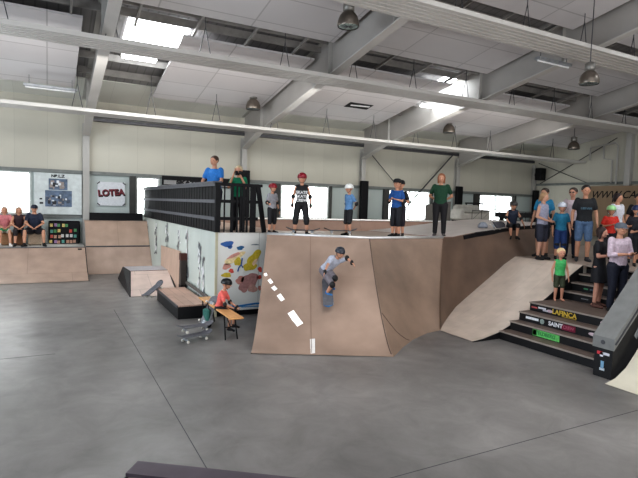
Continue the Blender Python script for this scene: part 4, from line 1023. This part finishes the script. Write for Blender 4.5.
# seated child at right lip
sp = seat_pose(spread=.07, seat=.0, fwd=.17, lean=.0)
sp.update({'pel': (0, -.02, .05), 'aR': (.06, .17, -.17), 'aL': (-.06, .17, -.17), 'fR': (.08, .26, -.21), 'fL': (-.08, .26, -.21), 'kR': (.07, .18, .05), 'kL': (-.07, .18, .05), 'eR': (.14, .05, .2), 'eL': (-.17, .0, .2), 'wR': (.08, .12, .1), 'wL': (-.22, .02, .08)})
person('child in dark top and helmet sitting on the raised edge with legs hanging', (10.8, 9.47, 2.1), to_cam(10.55, 9.45, .25), 1.3, 1.2, pose=sp, top=(34, 42, 60), top_t='tank', bot=(30, 30, 36), bot_t='shorts', hat=(60, 56, 54), pads=['eR', 'eL', 'kR', 'kL'])
b_ = bd('black and white skateboard beside the child on the raised edge', (10.35, 9.64, 2.1), rot=(.9, 0, .4), dm=dark_d)
t = thing('spare_helmet', 'grey helmet lying beside the seated child', 'helmet', (10.2, 9.9, 2.07))
MB().lathe([(.12, 0), (.13, .05), (.11, .11), (.06, .15), (.01, .16)], n=18).build('shell', cm((150, 155, 165)), t, True)
MB().tube([(-.12, 0, .01), (0, -.14, .01), (.12, 0, .01)], .008, 6).build('strap', rubber, t)
bd('skateboard under the feet of the tall skater in red helmet', (4.86, 9.86, DK+.006), rot=(0, 0, -.55), dm=dark_d)
bd('skateboard beside the skater in light blue', (5.72, 9.72, DK+.006), rot=(0, 0, -.4), dm=dark_d)

# spectators
UP = 1.4
def P(label, x, y, H, rot=0, z=UP, **k): return person(label, (x, y, z), to_cam(x, y, rot), H, **k)
P('blonde woman in pale grey tank top and dark shorts at the left of the spectators', 10.5, 8.3, 1.6, 1.0, top=(150, 150, 168), top_t='tank', bot=(44, 46, 60), bot_t='shorts', hair=(160, 128, 96), hair_t='tail', arms='front', skin=(190, 146, 124))
P('man in turquoise T-shirt behind the blonde woman', 11.1, 8.75, 1.74, -.4, top=(36, 122, 160), bot=(30, 30, 38), bot_t='shorts', hair=(52, 42, 36), skin=(180, 136, 112))
P('child in blue and white helmet and turquoise shirt among spectators', 11.05, 8.2, 1.38, .3, hs=1.12, top=(36, 118, 150), bot=(34, 60, 110), bot_t='long_shorts', hat=(200, 205, 215), hair=(60, 50, 40), pads=['eR', 'kR', 'kL'])
P('man in white and pink shirt with sunglasses behind the man in black', 11.85, 8.5, 1.78, -.3, top=(206, 190, 196), bot=(40, 44, 60), bot_t='trousers', hair=(60, 48, 42), glasses=True, skin=(188, 140, 118))
r, J, _ = P('bearded man in black T-shirt and denim shorts', 11.22, 7.72, 1.8, .2, top=(26, 28, 32), bot=(84, 108, 138), bot_t='shorts', hair=(34, 26, 24), wd=1.02, shoes=(50, 50, 54), skin=(186, 138, 112))
front_print(r, J, 1.8, 'URBAN', (70, 96, 110), .07)
P('woman with dark tied hair in white T-shirt, side on', 12.6, 7.8, 1.66, 1.0, top=(214, 214, 222), bot=(36, 36, 44), bot_t='trousers', hair=(40, 26, 26), hair_t='tail', wd=1.15)
P('child in green and white helmet and red T-shirt', 12.05, 7.6, 1.34, .3, hs=1.15, top=(208, 58, 46), bot=(34, 34, 42), bot_t='shorts', hat=(160, 210, 150), pads=['eR', 'eL'], arms='chest')
P('person in black T-shirt at the right edge behind the helmets', 13.4, 7.75, 1.68, .2, top=(26, 26, 32), bot=(30, 30, 40), bot_t='trousers', hair=(40, 30, 30))
P('child in dark blue helmet at the right edge', 12.4, 7.2, 1.36, .2, hs=1.15, top=(34, 34, 44), bot=(30, 30, 40), bot_t='shorts', hat=(34, 46, 84), arms='chest')
P('child in grey patterned helmet at the right edge, lowest of the helmets', 11.6, 6.62, 1.22, .3, hs=1.18, top=(30, 32, 40), bot=(28, 28, 34), bot_t='shorts', hat=(128, 134, 140), arms='chest', pads=['kR', 'kL'])
# landing
P('blond toddler in green tank top and camouflage shorts standing barefoot on the landing', 9.45, 6.97, 1.1, .35, .7, hs=1.38, top=(76, 178, 104), top_t='tank', bot=(66, 72, 54), bot_t='shorts', hair=(222, 196, 150), shoes=None, skin=(206, 150, 126))
P('woman in black floral dress with dark hair on the stair landing', 9.6, 6.22, 1.58, 1.2, .7, top=(26, 26, 32), bot=(28, 28, 34), bot_t='dress', hair=(48, 32, 30), hair_t='bob', arms='hold', shoes=(90, 60, 52), skin=(196, 146, 126))
P('older man in grey flat cap and pale pink long sleeved shirt on the stairs', 9.55, 5.82, 1.68, .75, .7, top=(204, 186, 198), top_t='roll', bot=(28, 32, 48), hat=(92, 98, 108), hat_t='cap', hair=(150, 140, 136), arms='hold', wd=1.15)

# ------------------------------------------------------------------ lights
area('left_openings', (-8.9, 8, 3.0), (0, math.radians(-90), 0), 4, 12, 900, (.82, .91, 1))
area('ceiling_fill', (7, -5, .3), (math.radians(152), 0, 0), 16, 4, 1900, (1, .97, .94))  # unseen fill added behind the camera, aimed up to brighten the ceiling
area('roof_fill', (6, 3, 7.2), (0, 0, 0), 10, 4, 230, (1, .98, .96))  # added fill below the roof, simulates ambient light from above
area('wall_wash_fill', (8, 13.6, 5.5), (math.radians(64), 0, 0), 22, .8, 340, (1, .98, .94))  # added fill facing the back wall to brighten it, no fixture there
area('left_skylight_lamp', (2.6, 14.8, 6.95), (0, 0, 0), 1.4, 1.4, 110, (.92, .97, 1))
area('right_skylight_lamp', (12.5, 14.8, 6.9), (0, math.radians(-50), 0), .5, 1.4, 40, (.92, .97, 1))
